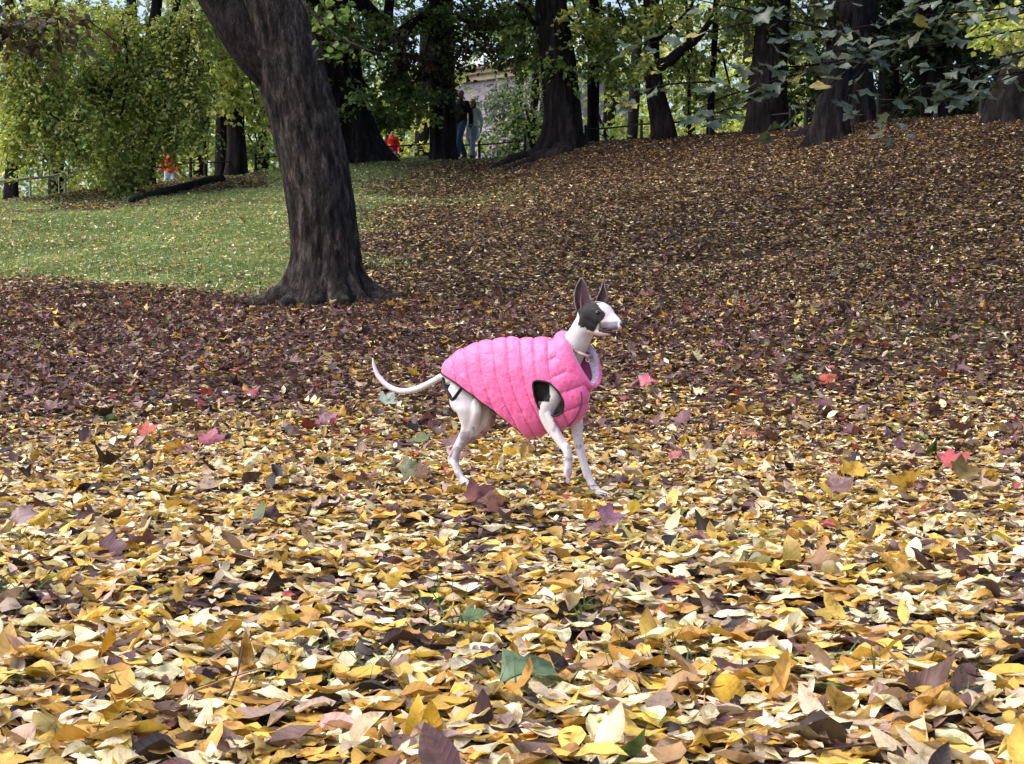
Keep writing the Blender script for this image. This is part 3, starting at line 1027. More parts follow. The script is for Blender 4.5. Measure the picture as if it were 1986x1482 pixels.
make_tree('linden_tree', (1992, 27.5), [(1990, 200), (1998, 130), (2005, 60), (2010, -30)], [120, 112, 92, 84, 80],
          'thick tree with flared base cut by the right edge', seed=22, flare=.8, fh=.5, furrow=.05, seg=80, rows=80, roots=[(math.pi, 1.2), (-1.6, .6), (-2.4, .7), (0, .8)],
          boughs=[(1930, 40, 24, 60, 45, 22, .13, 'lime', .3, 1), (1960, 60, 23, 40, 30, 12, .13, 'lime', .3, 1), (1900, 20, 26, 60, 30, 20, .14, 'dark', .3)])
make_tree('linden_tree', (430, 38.5), [(430, 320), (430, 250), (432, 180), (434, 90), (436, 0)], [26, 24, 22, 22, 20, 18],
          'narrower left trunk of the twin trunks left of the big leaning tree', seed=23, flare=.3, seg=28, furrow=.02, top=12,
          boughs=[(440, 160, 37.4, 50, 55, 60, .15, 'lime', .5), (470, 90, 37.4, 40, 60, 50, .15, 'lime', .5), (430, 60, 37, 40, 50, 44, .15, 'mid', .5)])
make_tree('linden_tree', (458, 38), [(458, 320), (457, 250), (456, 180), (456, 90), (457, 0)], [40, 36, 32, 30, 28, 26],
          'wider right trunk of the twin trunks left of the big leaning tree', seed=24, flare=.4, seg=36, furrow=.025, top=12,
          boughs=[(495, 200, 38.4, 26, 60, 34, .15, 'lime', .5), (500, 280, 39, 24, 30, 16, .15, 'mid', .5)])
# drooping lindens that close the left side
LB = []
for (u, v, ru, rv, k, pl) in [
        (60, 70, 110, 50, 110, 'yel'), (60, 150, 90, 60, 110, 'yel'), (40, 240, 70, 60, 80, 'lime'), (120, 230, 70, 60, 90, 'yel'), (60, 290, 50, 18, 10, 'yel'),
        (150, 280, 50, 22, 16, 'yel'), (120, 20, 120, 35, 70, 'lime')]:
    LB.append((u, v, 31.5, ru, rv, int(k * 1.7), .105, pl, .8))
make_tree('linden_tree', (22, 33), [(22, 340), (24, 270), (24, 190), (22, 100), (20, 0)], [26, 22, 20, 20, 18, 18],
          'trunk under drooping olive foliage at the left edge of the wood', seed=25, flare=.4, seg=30, furrow=.02, boughs=LB, top=12, crown_r=5)
LB = []
for (u, v, ru, rv, k, pl) in [
        (220, 60, 70, 60, 90, 'lime'), (250, 150, 80, 70, 120, 'yel'), (330, 120, 60, 90, 120, 'yel'), (360, 40, 70, 50, 80, 'yel'), (200, 210, 60, 40, 60, 'lime'),
        (210, 275, 60, 40, 50, 'yel'), (240, 340, 45, 28, 40, 'yel'), (310, 230, 60, 50, 90, 'yel'), (262, 300, 36, 30, 34, 'lime'), (375, 240, 36, 40, 36, 'yel'),
        (380, 160, 40, 50, 50, 'yel'), (180, 150, 60, 40, 60, 'mid'), (330, 284, 20, 8, 3, 'yel'), (250, 370, 30, 16, 14, 'yel')]:
    LB.append((u, v, 33, ru, rv, int(k * 1.7), .105, pl, 1.0))
make_tree('weeping_tree', (292, 35), [(291, 330), (290, 250), (286, 170), (285, 120), (300, 40), (306, -20)], [22, 20, 22, 26, 24, 20, 18],
          'slim dark trunk inside the weeping foliage beside the orange jacket', seed=26, flare=.3, seg=26, furrow=.015, boughs=LB, top=12, crown_r=5,
          limbs=[([(372, 20, 33), (368, 80, 32.8), (360, 150, 32.6), (355, 175, 32.6)], 5, 3), ([(345, 0, 33), (325, 60, 33), (300, 110, 33.4), (285, 150, 33.8)], 12, 8),
                 ([(235, 30, 33), (246, 110, 32.8), (244, 180, 32.6), (232, 230, 32.6)], 6, 4)])

# woodland beyond the path: bright, open to the sky
print('tree part 1 done')
G2 = 'sunlit trees and bushes beyond the path'


def back_tree(name, u, Y, zlo, zhi, rad, k, pal, size, label, droop=.4):
    b_ = ground_at(u, Y)
    t = thing(name, b_, label, 'tree')
    tm = trunk_mb([b_ + [(1.4 if u == 975 else 0), 0, -.2], b_ + [(1.4 if u == 975 else 0), 0, 2], b_ + [.2 + (1.4 if u == 975 else 0), 0, 6], b_ + [.1, 0, zhi - b_[2] - 1]], [.28 * min(1, rad / 2.4), .24 * min(1, rad / 2.4), .2 * min(1, rad / 2.4), .05], seg=14, rows=24, furrow=.02, fh=.4, seed=int(u) % 97)
    tm.build('trunk', M_bark, t)
    cm, tw = MB(), MB()
    nb = 9
    for q in range(nb):
        z = zlo + (zhi - zlo) * (q + .5) / nb
        s = math.sin(math.pi * min(.92, (q + 1.6) / (nb + 1)))
        cx = b_[0] + rng.normal(0, rad * .35)
        cy = b_[1] + rng.normal(0, rad * .3)
        bough(cm, (cx, cy, z), (rad * s * rng.uniform(.7, 1), rad * .7, (zhi - zlo) / nb * 1.1), int(k / nb), 12, size, pal, droop=droop, tl=(.7, 1.5))
        limb(tw, [(b_[0], b_[1], z - .8), (cx * .6 + b_[0] * .4, cy, z - .2), (cx, cy, z + .2)], .07, .02, 5)
    cm.build('crown', M_tree, t, smooth=False, kind='stuff')
    tw.build('branches', M_bark, t, kind='stuff')


for (u, Y, zlo, zhi, rad, k, pal, lab) in [
        (-40, 46, 3.5, 13, 4, 330, 'yel', 'olive tree mass beyond the rail at the left edge'),
        (110, 50, 3.5, 14, 4.2, 420, 'mid', 'green tree behind the drooping foliage on the far left'),
        (250, 48, 3.5, 14, 4, 420, 'yel', 'yellowing tree behind the weeping foliage'),
        (390, 52, 3.6, 14, 3.6, 420, 'lime', 'lime green tree behind the twin trunks'),
        (510, 54, 3.6, 14, 3.4, 330, 'lime', 'bright green tree just left of the big leaning trunk'),
        (590, 50, 4, 14, 3, 260, 'mid', 'green tree glimpsed between the leaning trunk and the ribbed trunk'),
        (770, 56, 3.5, 11.0, 3.6, 420, 'lime', 'bright yellow green tree behind the red shirt'),
        (820, 49, 3.8, 8, 2.2, 160, 'lime', 'low bright bush left of the walking couple'),
        (690, 60, 4, 15, 3.4, 380, 'mid', 'green tree whose crown shows left of the crooked V shaped bough'),
        (975, 55, 10.8, 15.5, 3.2, 300, 'mid', 'tall tree whose high crown hangs over the roof of the brick building'),
        (1175, 56, 3.5, 14, 3.6, 380, 'lime', 'bright tree behind the slim straight trunk'),
        (1330, 58, 3.5, 14, 4.2, 520, 'yel', 'yellow green tree behind the crooked bough'),
        (1440, 54, 3.8, 14, 3.6, 420, 'lime', 'bright tree behind the slender bare trunk'),
        (1565, 52, 4, 14, 3, 360, 'lime', 'sunlit tree in the gap left of the knobbly trunk'),
        (1225, 50, 4, 7.6, 1.8, 90, 'mid', 'low green bush behind the railing right of the slim trunk')]:
    back_tree('birch_tree' if pal == 'lime' else 'field_maple', u, Y, zlo, zhi, rad, k, pal, .19, lab)
back_tree('holly_tree', 1003, 47, 4.4, 8.4, 1.25, 480, 'grey', .13, 'small grey green tree in front of the brick building', .2)
back_tree('holly_tree', 1035, 45, 4.6, 9.0, .9, 170, 'mid', .13, 'darker small tree beside the grey green one', .3)
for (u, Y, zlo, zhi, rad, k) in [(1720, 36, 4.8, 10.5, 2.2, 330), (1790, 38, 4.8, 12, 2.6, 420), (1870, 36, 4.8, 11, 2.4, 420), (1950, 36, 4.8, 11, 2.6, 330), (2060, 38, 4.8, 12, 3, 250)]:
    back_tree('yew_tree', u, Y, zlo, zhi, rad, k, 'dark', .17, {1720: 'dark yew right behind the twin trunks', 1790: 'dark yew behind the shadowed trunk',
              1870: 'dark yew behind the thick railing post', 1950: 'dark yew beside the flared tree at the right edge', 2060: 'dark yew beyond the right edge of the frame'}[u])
# far wood closing the view
mb = MB()
for u in range(-700, 2800, 90):
    if 840 < u < 1100:
        continue      # the building stands here
    Y = 78 + 10 * rng.random()
    b_ = ground_at(u, Y)
    h_ = rng.uniform(13, 18) if u < 620 or u > 1100 else 12.5
    bough(mb, (b_[0], b_[1], b_[2] + h_ / 2), (3.2, 2.5, h_ / 2), 230, 9, .34, 'lime' if u < 1600 else 'dark', tl=(1, 2))
mb.build('far_wood', M_tree, kind='stuff', smooth=False, label='far wood closing the view behind all the other trees')
print('trees done')

# ------------------------------------------------------------------ maple leaning in from the right, its leaves one by one
MY = 13.0
bm = np.array([7.6, 15.0, float(gz(7.6, 15.0))])
tm_ = thing('maple_tree', bm, 'maple reaching in from the right with broad bluish green leaves on long drooping twigs', 'tree')
trunk_mb([bm - [0, 0, .2], bm + [0, 0, 1.4], bm + [-.1, -.2, 3], bm + [-.4, -.4, 6], bm + [-.4, -.4, 10]], [.26, .22, .19, .14, .04], seg=40, rows=60,
         furrow=.012, fh=.3, seed=31).build('trunk', M_bark, tm_)
leaf_meshes = []
for q in range(8):
    mb = MB()
    n1_ = np.array([1.0])
    leaves(mb, MAP2, np.zeros((1, 3)), n1_, n1_ * 0, n1_ * 0, n1_ * 0, np.array([[.95, .95, .95]]), bend=.35, cup=.3)
    st_ = crom([(0.16, 0, 0), (-.1, .02, .03), (-.35, 0, .1)], 4)
    mb.loft(st_, .008, seg=3, caps=False, D=(.1, 1, .1), C=(.8, .5, .4))
    me = mb.mesh('maple_leaf')
    me.materials.append(M_maple)
    leaf_meshes.append(me)
poly = [  # twigs in the air: (column, row, distance) end to end, leaf count, size
    ([(2150, -60, 12.6), (1980, 10, 12.4), (1800, 30, 12.2), (1620, 62, 12), (1500, 85, 11.9)], 26),
    ([(2150, 30, 12.8), (2000, 55, 12.6), (1850, 80, 12.4), (1700, 100, 12.2), (1560, 92, 12)], 24),
    ([(2150, 80, 12.8), (2000, 98, 12.6), (1860, 128, 12.4), (1740, 130, 12.3), (1640, 112, 12.2)], 20),
    ([(2120, 120, 12.9), (1990, 138, 12.8), (1850, 165, 12.7), (1790, 168, 12.6)], 12),
    ([(1700, 105, 12.2), (1560, 128, 12), (1470, 130, 11.9), (1400, 158, 11.8)], 15),
    ([(1640, 120, 12.2), (1530, 155, 12), (1480, 178, 12)], 8),
    ([(1620, 60, 12), (1500, 38, 11.8), (1380, 60, 11.7), (1300, 76, 11.6), (1220, 92, 11.5)], 13),
    ([(1400, 158, 11.8), (1290, 165, 11.7), (1225, 190, 11.6), (1200, 215, 11.5)], 12),
    ([(1640, 140, 12.3), (1590, 180, 12.2), (1530, 232, 12), (1500, 252, 12)], 8),
    ([(1790, 168, 12.6), (1750, 200, 12.5), (1722, 240, 12.4), (1740, 268, 12.4)], 9),
    ([(1480, 178, 12), (1430, 205, 11.9), (1385, 222, 11.8), (1370, 245, 11.8)], 9),
    ([(1560, 140, 12), (1400, 190, 11.8), (1330, 228, 11.7)], 9),
    ([(2000, 100, 12.7), (1900, 150, 12.7), (1830, 185, 12.6), (1870, 195, 12.6)], 10),
    ([(2150, -120, 12.5), (1900, -30, 12.2), (1700, -8, 12), (1560, 15, 11.9), (1470, 25, 11.8)], 18),
    ([(2150, -50, 12.6), (2000, 20, 12.4), (1880, 45, 12.3), (1780, 60, 12.2)], 15),
    ([(1780, 60, 12.2), (1720, 75, 12.1), (1650, 85, 12.1)], 8),
    ([(1900, -20, 12.2), (1800, 5, 12.1), (1740, 25, 12)], 10),
    ([(1470, 25, 11.8), (1400, 10, 11.7), (1330, -5, 11.6)], 8),
    ([(2120, 90, 12.9), (1960, 150, 12.8), (1900, 175, 12.8)], 9),
    ([(1700, 100, 12.2), (1660, 150, 12.2), (1640, 190, 12.2), (1650, 215, 12.2)], 9),
]
tw = MB()
Lc = [(.09, .14, .11), (.12, .175, .14), (.07, .115, .09), (.13, .17, .11), (.10, .155, .125)]
nleaf = 0
for (P_, k) in poly:
    W_ = crom([at(*q) for q in P_], 24)
    tw.loft(W_, np.linspace(.011, .003, 24), seg=5, caps=False, D=(.1, 1, .1))
    for j in range(k):
        if nleaf >= 298:
            break
        f = (j + .6) / k
        f = 1 - (1 - f) ** 1.15
        p = W_[min(23, int(f * 23.99))]
        s_ = random.uniform(.10, .185)
        az = -math.pi / 2 + random.gauss(-.25, .75)
        o = bpy.data.objects.new('leaf', random.choice(leaf_meshes))
        col.objects.link(o)
        o.parent = tm_
        q = p + np.array([math.cos(az) * .06, math.sin(az) * .06 + random.uniform(-.12, .12), random.uniform(-.05, .03)])
        o.location = [float(x) for x in (q - bm)]
        o.rotation_euler = (random.gauss(0, R(20)), random.gauss(R(26), R(16)), az)
        o.scale = (s_,) * 3
        c_ = np.array(random.choice(Lc)) * random.uniform(.75, 1.25)
        if random.random() < .03:
            c_ = np.array([.38, .36, .12])
        o.color = (*[float(x) for x in c_], 1)
        nleaf += 1
for q in ([(2650, -200, 14.4), (2400, -160, 13.4), (2150, -90, 12.7)], [(2600, 0, 14.6), (2400, 10, 13.6), (2150, 55, 12.8)], [(2600, 60, 14.8), (2300, 90, 13.4), (2120, 105, 12.9)],
          [(2550, -250, 14.4), (2300, -190, 13), (2150, -120, 12.5)]):
    W_ = crom([bm + [-.1, -.2, 2.6]] + [at(*z) for z in q], 16)
    tw.loft(W_, np.linspace(.06, .014, 16), seg=7, caps=False, D=(.1, 1, .1))
tw.build('branches', M_bark, tm_, kind='stuff')
cm = MB()
bough(cm, bm + np.array([-.3, -.3, 7.5]), (3.2, 3, 2.4), 260, 12, .16, 'blue')
cm.build('crown', M_tree, tm_, smooth=False, kind='stuff')

# ------------------------------------------------------------------ brick building beyond the path
bx0, bxl = at(868, 300, 74), None
bw = thing('brick_building', [at(870, 300, 74)[0], 74, 3.0], 'mauve brick building with stone cornice and pale slate roof seen between the trunks', 'building')
m_brick, nt, b = mat_base('mauve_brick', .85, .2)
tc = nt.nodes.new('ShaderNodeTexCoord')
mp = nt.nodes.new('ShaderNodeMapping')
mp.inputs['Rotation'].default_value = (R(90), 0, 0)
br = N(nt, 'ShaderNodeTexBrick', Scale=3.2)
br.inputs['Color1'].default_value = (.31, .26, .33, 1)
br.inputs['Color2'].default_value = (.24, .20, .27, 1)
br.inputs['Mortar'].default_value = (.42, .38, .44, 1)
br.inputs['Mortar Size'].default_value = .012
nt.links.new(tc.outputs['Object'], mp.inputs[0])
nt.links.new(mp.outputs[0], br.inputs['Vector'])
nt.links.new(br.outputs[0], b.inputs['Base Color'])
m_stone = noise_mat('cream_stone', (.45, .38, .27), (.58, .50, .36), 3, .8, .2, .01)
m_slate = noise_mat('pale_slate', (.38, .38, .44), (.55, .55, .62), 5, .35, .3, .01, .6)
m_white = noise_mat('white_paint', (.72, .72, .74), (.82, .82, .82), 10, .5, 0)
m_glass, nt, b = mat_base('window_glass', .06, .8)
b.inputs['Base Color'].default_value = (.06, .08, .1, 1)
# wall recedes to the left: right end nearer, eaves climbing towards the right
pa, pb = at(800, 165, 80.5), at(1110, 130, 74)
dirw = (pb - pa) * np.array([1, 1, 0])
Lw = float(np.linalg.norm(dirw))
ex = dirw / Lw
ey = np.array([-ex[1], ex[0], 0])
Rm = np.stack([ex, ey, [0, 0, 1]], 1)
z0, ze = 2.6, float(at(900, 160, 78)[2])


def wall_pt(a, d, z):
    return pa * np.array([1, 1, 0]) + ex * a + ey * d + np.array([0, 0, z])


def wbox(name, mat, a, d, z, sz, parent=bw, **k):
    return MB().box(wall_pt(a, d, z), sz, rot=Rm, **k).build(name, mat, parent, smooth=False)


# windows cut: wall in strips between openings
wins = [2.6, 6.2, 9.8, 13.4, 17.0]
wins = [w for w in wins if w < Lw - 1.2]
rowsz = [(4.2, 6.3), (8.1, 10.2)]
mbw = MB()
edges = [0] + [x for w in wins for x in (w - .6, w + .6)] + [Lw]
for q in range(0, len(edges), 2):
    mbw.box(wall_pt((edges[q] + edges[q + 1]) / 2, 3, (z0 + ze) / 2), (edges[q + 1] - edges[q], 6, ze - z0), rot=Rm)
for w in wins:
    zz = [z0, rowsz[0][0], rowsz[0][1], rowsz[1][0], rowsz[1][1], ze]
    for q in (0, 2, 4):
        mbw.box(wall_pt(w, 3.002, (zz[q] + zz[q + 1]) / 2), (1.2, 5.99, zz[q + 1] - zz[q]), rot=Rm)
mbw.build('wall', m_brick, bw, smooth=False)
for w in wins:
    for (za, zb) in rowsz:
        fr = MB()
        for s_ in (-.55, .55, 0):
            fr.box(wall_pt(w + s_, .18, (za + zb) / 2), (.09, .1, zb - za), rot=Rm)
        for z_ in (za + .05, zb - .05, (za + zb) / 2 + .3):
            fr.box(wall_pt(w, .16, z_), (1.2, .1, .08), rot=Rm)
        wo = fr.build('window', m_white, bw, smooth=False, kind='stuff')
        MB().box(wall_pt(w, .26, (za + zb) / 2), (1.2, .03, zb - za), rot=Rm).build('pane', m_glass, wo, origin=bw['_org'], smooth=False)
        wbox('sill', m_stone, w, -.06, za - .06, (1.5, .3, .12))
for k_, (h_, d_, y_) in enumerate([(.30, .30, -.12), (.22, .55, -.24), (.14, .8, -.36)]):
    wbox('cornice', m_stone, Lw / 2, y_ + .05, ze + [.15, .41, .59][k_], (Lw + .4, d_, h_))
mb = MB()
z1 = ze + .66
nrow = 9
for k_ in range(nrow):
    a0, a1 = k_ / nrow, (k_ + 1) / nrow
    mb.box(wall_pt(Lw / 2, -.5 + (a0 + a1) / 2 * 3.6, z1 + (a0 + a1) / 2 * 1.6 + .02), (Lw + .8, 3.6 / nrow * 1.1, .06),
           rot=Rm @ np.array([[1, 0, 0], [0, math.cos(.46), -math.sin(.46)], [0, math.sin(.46), math.cos(.46)]]))
mb.build('roof', m_slate, bw, smooth=False)
mb = MB()
for a_ in np.arange(.5, Lw, 1.1):
    mb.box(wall_pt(a_, .3, z1 + .46), (.1, .12, .14), rot=Rm)
mb.build('snow_guard', m_slate, bw, smooth=False, kind='stuff')
wbox('gutter', noise_mat('zinc', (.5, .5, .53), (.6, .6, .63), 6, .4, 0), Lw / 2, -.85, z1 + .0, (Lw + .8, .12, .12))

# ------------------------------------------------------------------ knee railing along the top of the slope
def railing(name, us, top_off, mat, label, r_post=.035, r_rail=.02, h=.45, hoop=None, dv=None):
    p0 = ground_px_crest(us[0])
    t = thing(name, p0, label, 'railing')
    tops = []
    for u in us:
        p = ground_px_crest(u)
        P_ = [p - [0, 0, .1], p + [0, 0, h * .85], p + [0, 0, h + .02]]
        MB().loft(P_, [r_post * 1.25, r_post, r_post], seg=10).build('post', mat, t)
        MB().ball(p + [0, 0, h + .04], r_post * 1.3, 8).build('post_cap', mat, t)
        tops.append(p + np.array([0, -.0, h - .04]))
    for a_, b_ in zip(tops[:-1], tops[1:]):
        mid = (a_ + b_) / 2 - [0, 0, .02]
        MB().loft(crom([a_, mid, b_], 6), r_rail, seg=8).build('rail', mat, t)
    return t


def ground_px_crest(u):
    Y = float(np.interp(u, _uu, _yc)) + 0.15
    x = (u - 993) / F * Y
    return np.array([x, Y, float(gz(x, Y))])


railing('metal_railing', [498, 600, 722, 836, 930, 1018], 0, M_metal, 'dark low metal railing in front of the walking couple')
railing('metal_railing', [1135, 1243, 1375, 1530], 0, M_metal, 'dark low metal railing from the slim trunk to the thick trunk', r_rail=.024)
railing('metal_railing', [1560, 1700, 1810, 1898, 1990, 2090], 0, M_metal, 'low metal railing with one thick post in front of the dark yews', r_post=.045, r_rail=.014, h=.5)
railing('metal_railing', [300, 372, 400, 470], 0, M_metal, 'dark low railing behind the twin trunks', r_rail=.018)
tl = railing('metal_railing', [-180, -40, 62, 130], 0, M_metal_pale, 'pale grey railing with a hoop at its end on the far left', r_post=.025, r_rail=.032, h=.5)
hp = ground_px_crest(128)
MB().loft(crom([hp + [-.10, -.05, 0], hp + [-.10, -.05, .38], hp + [0, -.05, .5], hp + [.10, -.05, .38], hp + [.10, -.05, 0]], 22), .016, seg=8, D=(0, 1, 0)).build('hoop', M_metal_pale, tl)
MB().loft([ground_px_crest(130) + [0, 0, .45], ground_px_crest(130) + [.35, 1.2, .75]], .03, seg=8).build('rail', M_metal_pale, tl)

# fallen trunk half sunk at the edge of the wood, left
mb = MB()
P_ = crom([ground_px(u, v) + [0, 0, .06] for u, v in ((255, 394), (310, 382), (360, 370), (425, 354))], 30)
mb.loft(P_, np.interp(np.arange(30), [0, 8, 29], [.05, .10, .14]) + .02 * rng.random(30), seg=10)
mb.build('fallen_log', M_bark, origin=P_[0], label='dark fallen log lying along the leafy rise left of the twin trunks', cat='log')
# bulging roots of the oak run down the bank
mb = MB()
for pts_, r_ in (([(1095, 292), (1050, 300), (990, 316), (935, 335)], [.3, .32, .22, .06]), ([(1095, 298), (1055, 306), (1005, 322), (960, 340)], [.25, .26, .16, .05])):
    q = np.array([ground_px(u, v) for u, v in pts_])
    W_ = crom(np.column_stack([q, r_]), 60)
    c3 = W_[:, :3] + (fbm(W_[:, :3], 1.5, 3, 3)[:, None] - .5) * [.3, .2, .25] + [0, 0, -.06]
    mb.loft(c3, W_[:, 3] * (1 + .9 * (fbm(W_[:, :3], 3, 3, 5) - .5)), W_[:, 3] * 1.1, seg=24)
oak = [o for o in bpy.data.objects if o.get('label', '').startswith('dark trunk with bulging')][0]
mb.build('root', M_bark, oak)
mb = MB()
q = np.array([ground_px(u, v) for u, v in ((1590, 252), (1560, 262), (1530, 266), (1505, 275))])
W_ = crom(np.column_stack([q, [.3, .2, .14, .05]]), 30)
mb.loft(W_[:, :3] - [0, 0, .05], W_[:, 3], seg=14)
mp_ = [o for o in bpy.data.objects if o.get('label', '').startswith('knobbly front')][0]
mb.build('root', M_bark, mp_)

# ------------------------------------------------------------------ people
def flat(name, c, rough=.85, spec=.2, sc_=25, amp=.25, bump=.15):
    c = np.array(c)
    return noise_mat(name, tuple(c * (1 - amp)), tuple(np.minimum(c * (1 + amp), .95)), sc_, rough, bump, .004, spec)


M_skin = flat('skin', (.45, .27, .20), .55, .35, 12, .08, .05)
M_shoe = flat('shoe_leather', (.03, .028, .028), .5)
M_eye, nt, b = mat_base('eye', .08, .8)
b.inputs['Base Color'].default_value = (.02, .012, .01, 1)


def person(u, Y, yaw, H, label, top, topc, legc, hair, hairc, stride=1.0, coat=0.0, arms=(.25, -.2), extras=None, lift=0.0):
    """standing or striding figure; local frame faces -y before the turn"""
    b0_ = ground_at(u, Y) + np.array([0, 0, .02 + lift])
    t = thing('person', b0_, label, 'person', 'walkers on the path')
    s = H / 1.75
    cy, sy = math.cos(yaw), math.sin(yaw)

    def W(P):
        P = np.asarray(P, float) * s
        return np.stack([P[..., 0] * cy - P[..., 1] * sy, P[..., 0] * sy + P[..., 1] * cy, P[..., 2]], -1) + b0_
    Dd = W(np.array([0., 1., 0.])) - b0_

    def lf(mb, P, a, b=None):
        mb.loft(W(crom(P, 14)), np.interp(np.linspace(0, 1, 14), np.linspace(0, 1, len(a)), np.array(a) * s),
                None if b is None else np.interp(np.linspace(0, 1, 14), np.linspace(0, 1, len(b)), np.array(b) * s), seg=14, D=Dd)
    legs = []
    for sg in (-1, 1):
        st = .30 * stride * sg
        hip, knee, ank = (sg * .09, 0, .92), (sg * .095, -.02 - st * .62 - .04, .50), (sg * .09, -st + (.06 if sg < 0 else 0), .09 + (.06 if sg < 0 else 0) * stride)
        toe = (sg * .11, ank[1] - .17, .035)
        legs.append((hip, knee, ank, toe))
    arms_ = []
    for sg, sw in zip((-1, 1), arms):
        sh, el, wr = (sg * .185, 0, 1.42), (sg * .25, .03 + sw * .25, 1.15), (sg * .235, -.06 + sw * .9, .93)
        arms_.append((sh, el, wr))
    body = MB()
    lf(body, [(0, 0, .88), (0, 0, 1.0), (0, .01, 1.2), (0, .01, 1.38), (0, 0, 1.47)], [.15, .15, .13, .165, .09], [.10, .10, .09, .11, .07])
    lf(body, [(0, 0, 1.44), (0, -.01, 1.5), (0, -.02, 1.57)], [.06, .052, .055])
    body.ball(W((0, -.02, 1.645)), np.array([.076, .076, .115]) * s, 18)
    body.ball(W((0, -.045, 1.60)), np.array([.055, .055, .065]) * s, 14)
    lf(body, [(0, -.095, 1.66), (0, -.118, 1.63), (0, -.10, 1.615)], [.010, .016, .014])
    for sg in (-1, 1):
        body.ball(W((sg * .078, 0, 1.635)), np.array([.012, .02, .03]) * s, 8)
    for hip, knee, ank, toe in legs:
        lf(body, [hip, knee, ank], [.085, .058, .042])
        lf(body, [(ank[0], ank[1] + .03, .05 + ank[2] - .09), toe], [.036, .032])
    for sh, el, wr in arms_:
        lf(body, [sh, el, wr], [.05, .04, .028])
        w_ = np.array(wr)
        d = w_ - np.array(el)
        d /= np.linalg.norm(d)
        lf(body, [w_, w_ + d * .05, w_ + d * .09], [.026, .036, .036], [.018, .018, .016])
        for f_ in range(4):
            o_ = np.array([(f_ - 1.5) * .018, 0, 0])
            lf(body, [w_ + d * .07 + o_, w_ + d * .12 + o_, w_ + d * (.15 + .01 * (f_ in (1, 2))) + o_ + [0, -.012, 0]], [.0095, .009, .008])
        lf(body, [w_ + d * .02 + [0, -.02, 0], w_ + d * .07 + [0, -.045, 0]], [.012, .010])
    voxel(body, 'body', M_skin, t, .011, 3)
    tr = MB()
    for hip, knee, ank, toe in legs:
        lf(tr, [(hip[0] * .9, 0, .95), knee, (ank[0], ank[1], ank[2] + .02)], [.105, .082, .072], [.11, .08, .075])
    tr.loft(W([(0, 0, .86), (0, 0, 1.02)]), np.array([.15, .16]) * s, np.array([.12, .115]) * s, seg=16, D=Dd)
    voxel(tr, 'trousers', flat('trousers', legc), t, .014, 2)
    for hip, knee, ank, toe in legs:
        sh_ = MB()
        lf(sh_, [(ank[0], ank[1] + .06, ank[2] - .03), (ank[0], ank[1] - .05, ank[2] - .045), toe], [.045, .05, .035], [.042, .04, .045])
        sh_.build('shoe', M_shoe, t)
    j = MB()
    zb = 1.0 - coat
    lf(j, [(0, 0, zb), (0, 0, 1.08), (0, .01, 1.25), (0, .01, 1.40), (0, 0, 1.485)], [.19 + coat * .12, .175, .175, .20, .085], [.14 + coat * .1, .13, .125, .135, .075])
    for sh, el, wr in arms_:
        lf(j, [(sh[0] * .9, 0, 1.43), el, wr], [.07, .058, .045])
    voxel(j, top, flat(top, topc), t, .014, 2)
    h_ = MB()
    if hair == 'long':
        h_.ball(W((0, .015, 1.675)), np.array([.09, .09, .098]) * s, 16)
        for sg in (-1, 1):
            lf(h_, [(sg * .075, .02, 1.68), (sg * .088, .0, 1.58), (sg * .08, -.03, 1.46)], [.025, .034, .02])
        lf(h_, [(0, .07, 1.68), (0, .08, 1.56), (0, .07, 1.45)], [.06, .07, .05], [.04, .045, .03])
    elif hair == 'short':
        h_.ball(W((0, .022, 1.69)), np.array([.083, .085, .085]) * s, 16)
    if h_.n:
        voxel(h_, 'hair', flat('hair', hairc, .6, .3, 60, .3), t, .010, 2)
    for sg in (-1, 1):
        MB().ball(W((sg * .032, -.09, 1.655)), .010 * s, 8).build('eye', M_eye, t)
    MB().ball(W((0, -.098, 1.585)), np.array([.022, .01, .006]) * s, 8).build('mouth', flat('lips', (.35, .12, .11)), t)
    if extras:
        extras(t, W, lf, s)
    return t


def woman_extras(t, W, lf, s):
    m_ = MB()
    lf(m_, [(-.05, -.07, 1.50), (0, -.115, 1.46), (.05, -.07, 1.50)], [.03, .035, .03])
    lf(m_, [(0, -.125, 1.46), (.02, -.15, 1.36), (.02, -.145, 1.28)], [.04, .035, .03], [.02, .02, .015])
    m_.build('scarf', flat('dark_scarf', (.03, .025, .035)), t, kind='stuff')
    m_ = MB()
    lf(m_, [(0, -.128, 1.38), (0, -.135, 1.15), (0, -.13, .98)], [.06, .075, .09], [.02, .02, .02])
    m_.build('jumper', flat('green_jumper', (.12, .30, .24)), t)
    m_ = MB()
    for sg in (-1, 1):
        th = np.linspace(0, 2 * math.pi, 17)
        m_.loft(W(np.stack([sg * .034 + .024 * np.cos(th), np.full(17, -.112), 1.655 + .018 * np.sin(th)], -1)), .0035 * s, seg=5, caps=False, D=(.1, 1, .1))
    m_.loft(W([(-.01, -.115, 1.658), (.01, -.115, 1.658)]), .003 * s, seg=5, D=(0, 1, 0))
    m_.build('glasses', M_metal, t, kind='stuff')


person(917, 41.2, R(-18), 1.66, 'long haired woman in a pale grey green coat and dark scarf behind the railing', 'coat', (.60, .64, .61), (.17, .24, .33), 'long', (.22, .13, .08),
       coat=.28, arms=(-.1, .15), extras=woman_extras)
person(894, 41.0, R(-25), 1.88, 'man in black jacket and blue jeans striding half behind the straight trunk', 'jacket', (.014, .014, .022), (.05, .08, .16), 'short', (.06, .04, .03), stride=1.1, arms=(-.35, .2))


def shirt_mark(t, W, lf, s):
    m_ = MB()
    m_.ball(W((-.08, -.128, 1.16)), np.array([.035, .012, .03]) * s, 10)
    m_.build('chest_patch', flat('white_patch', (.7, .6, .55)), t)


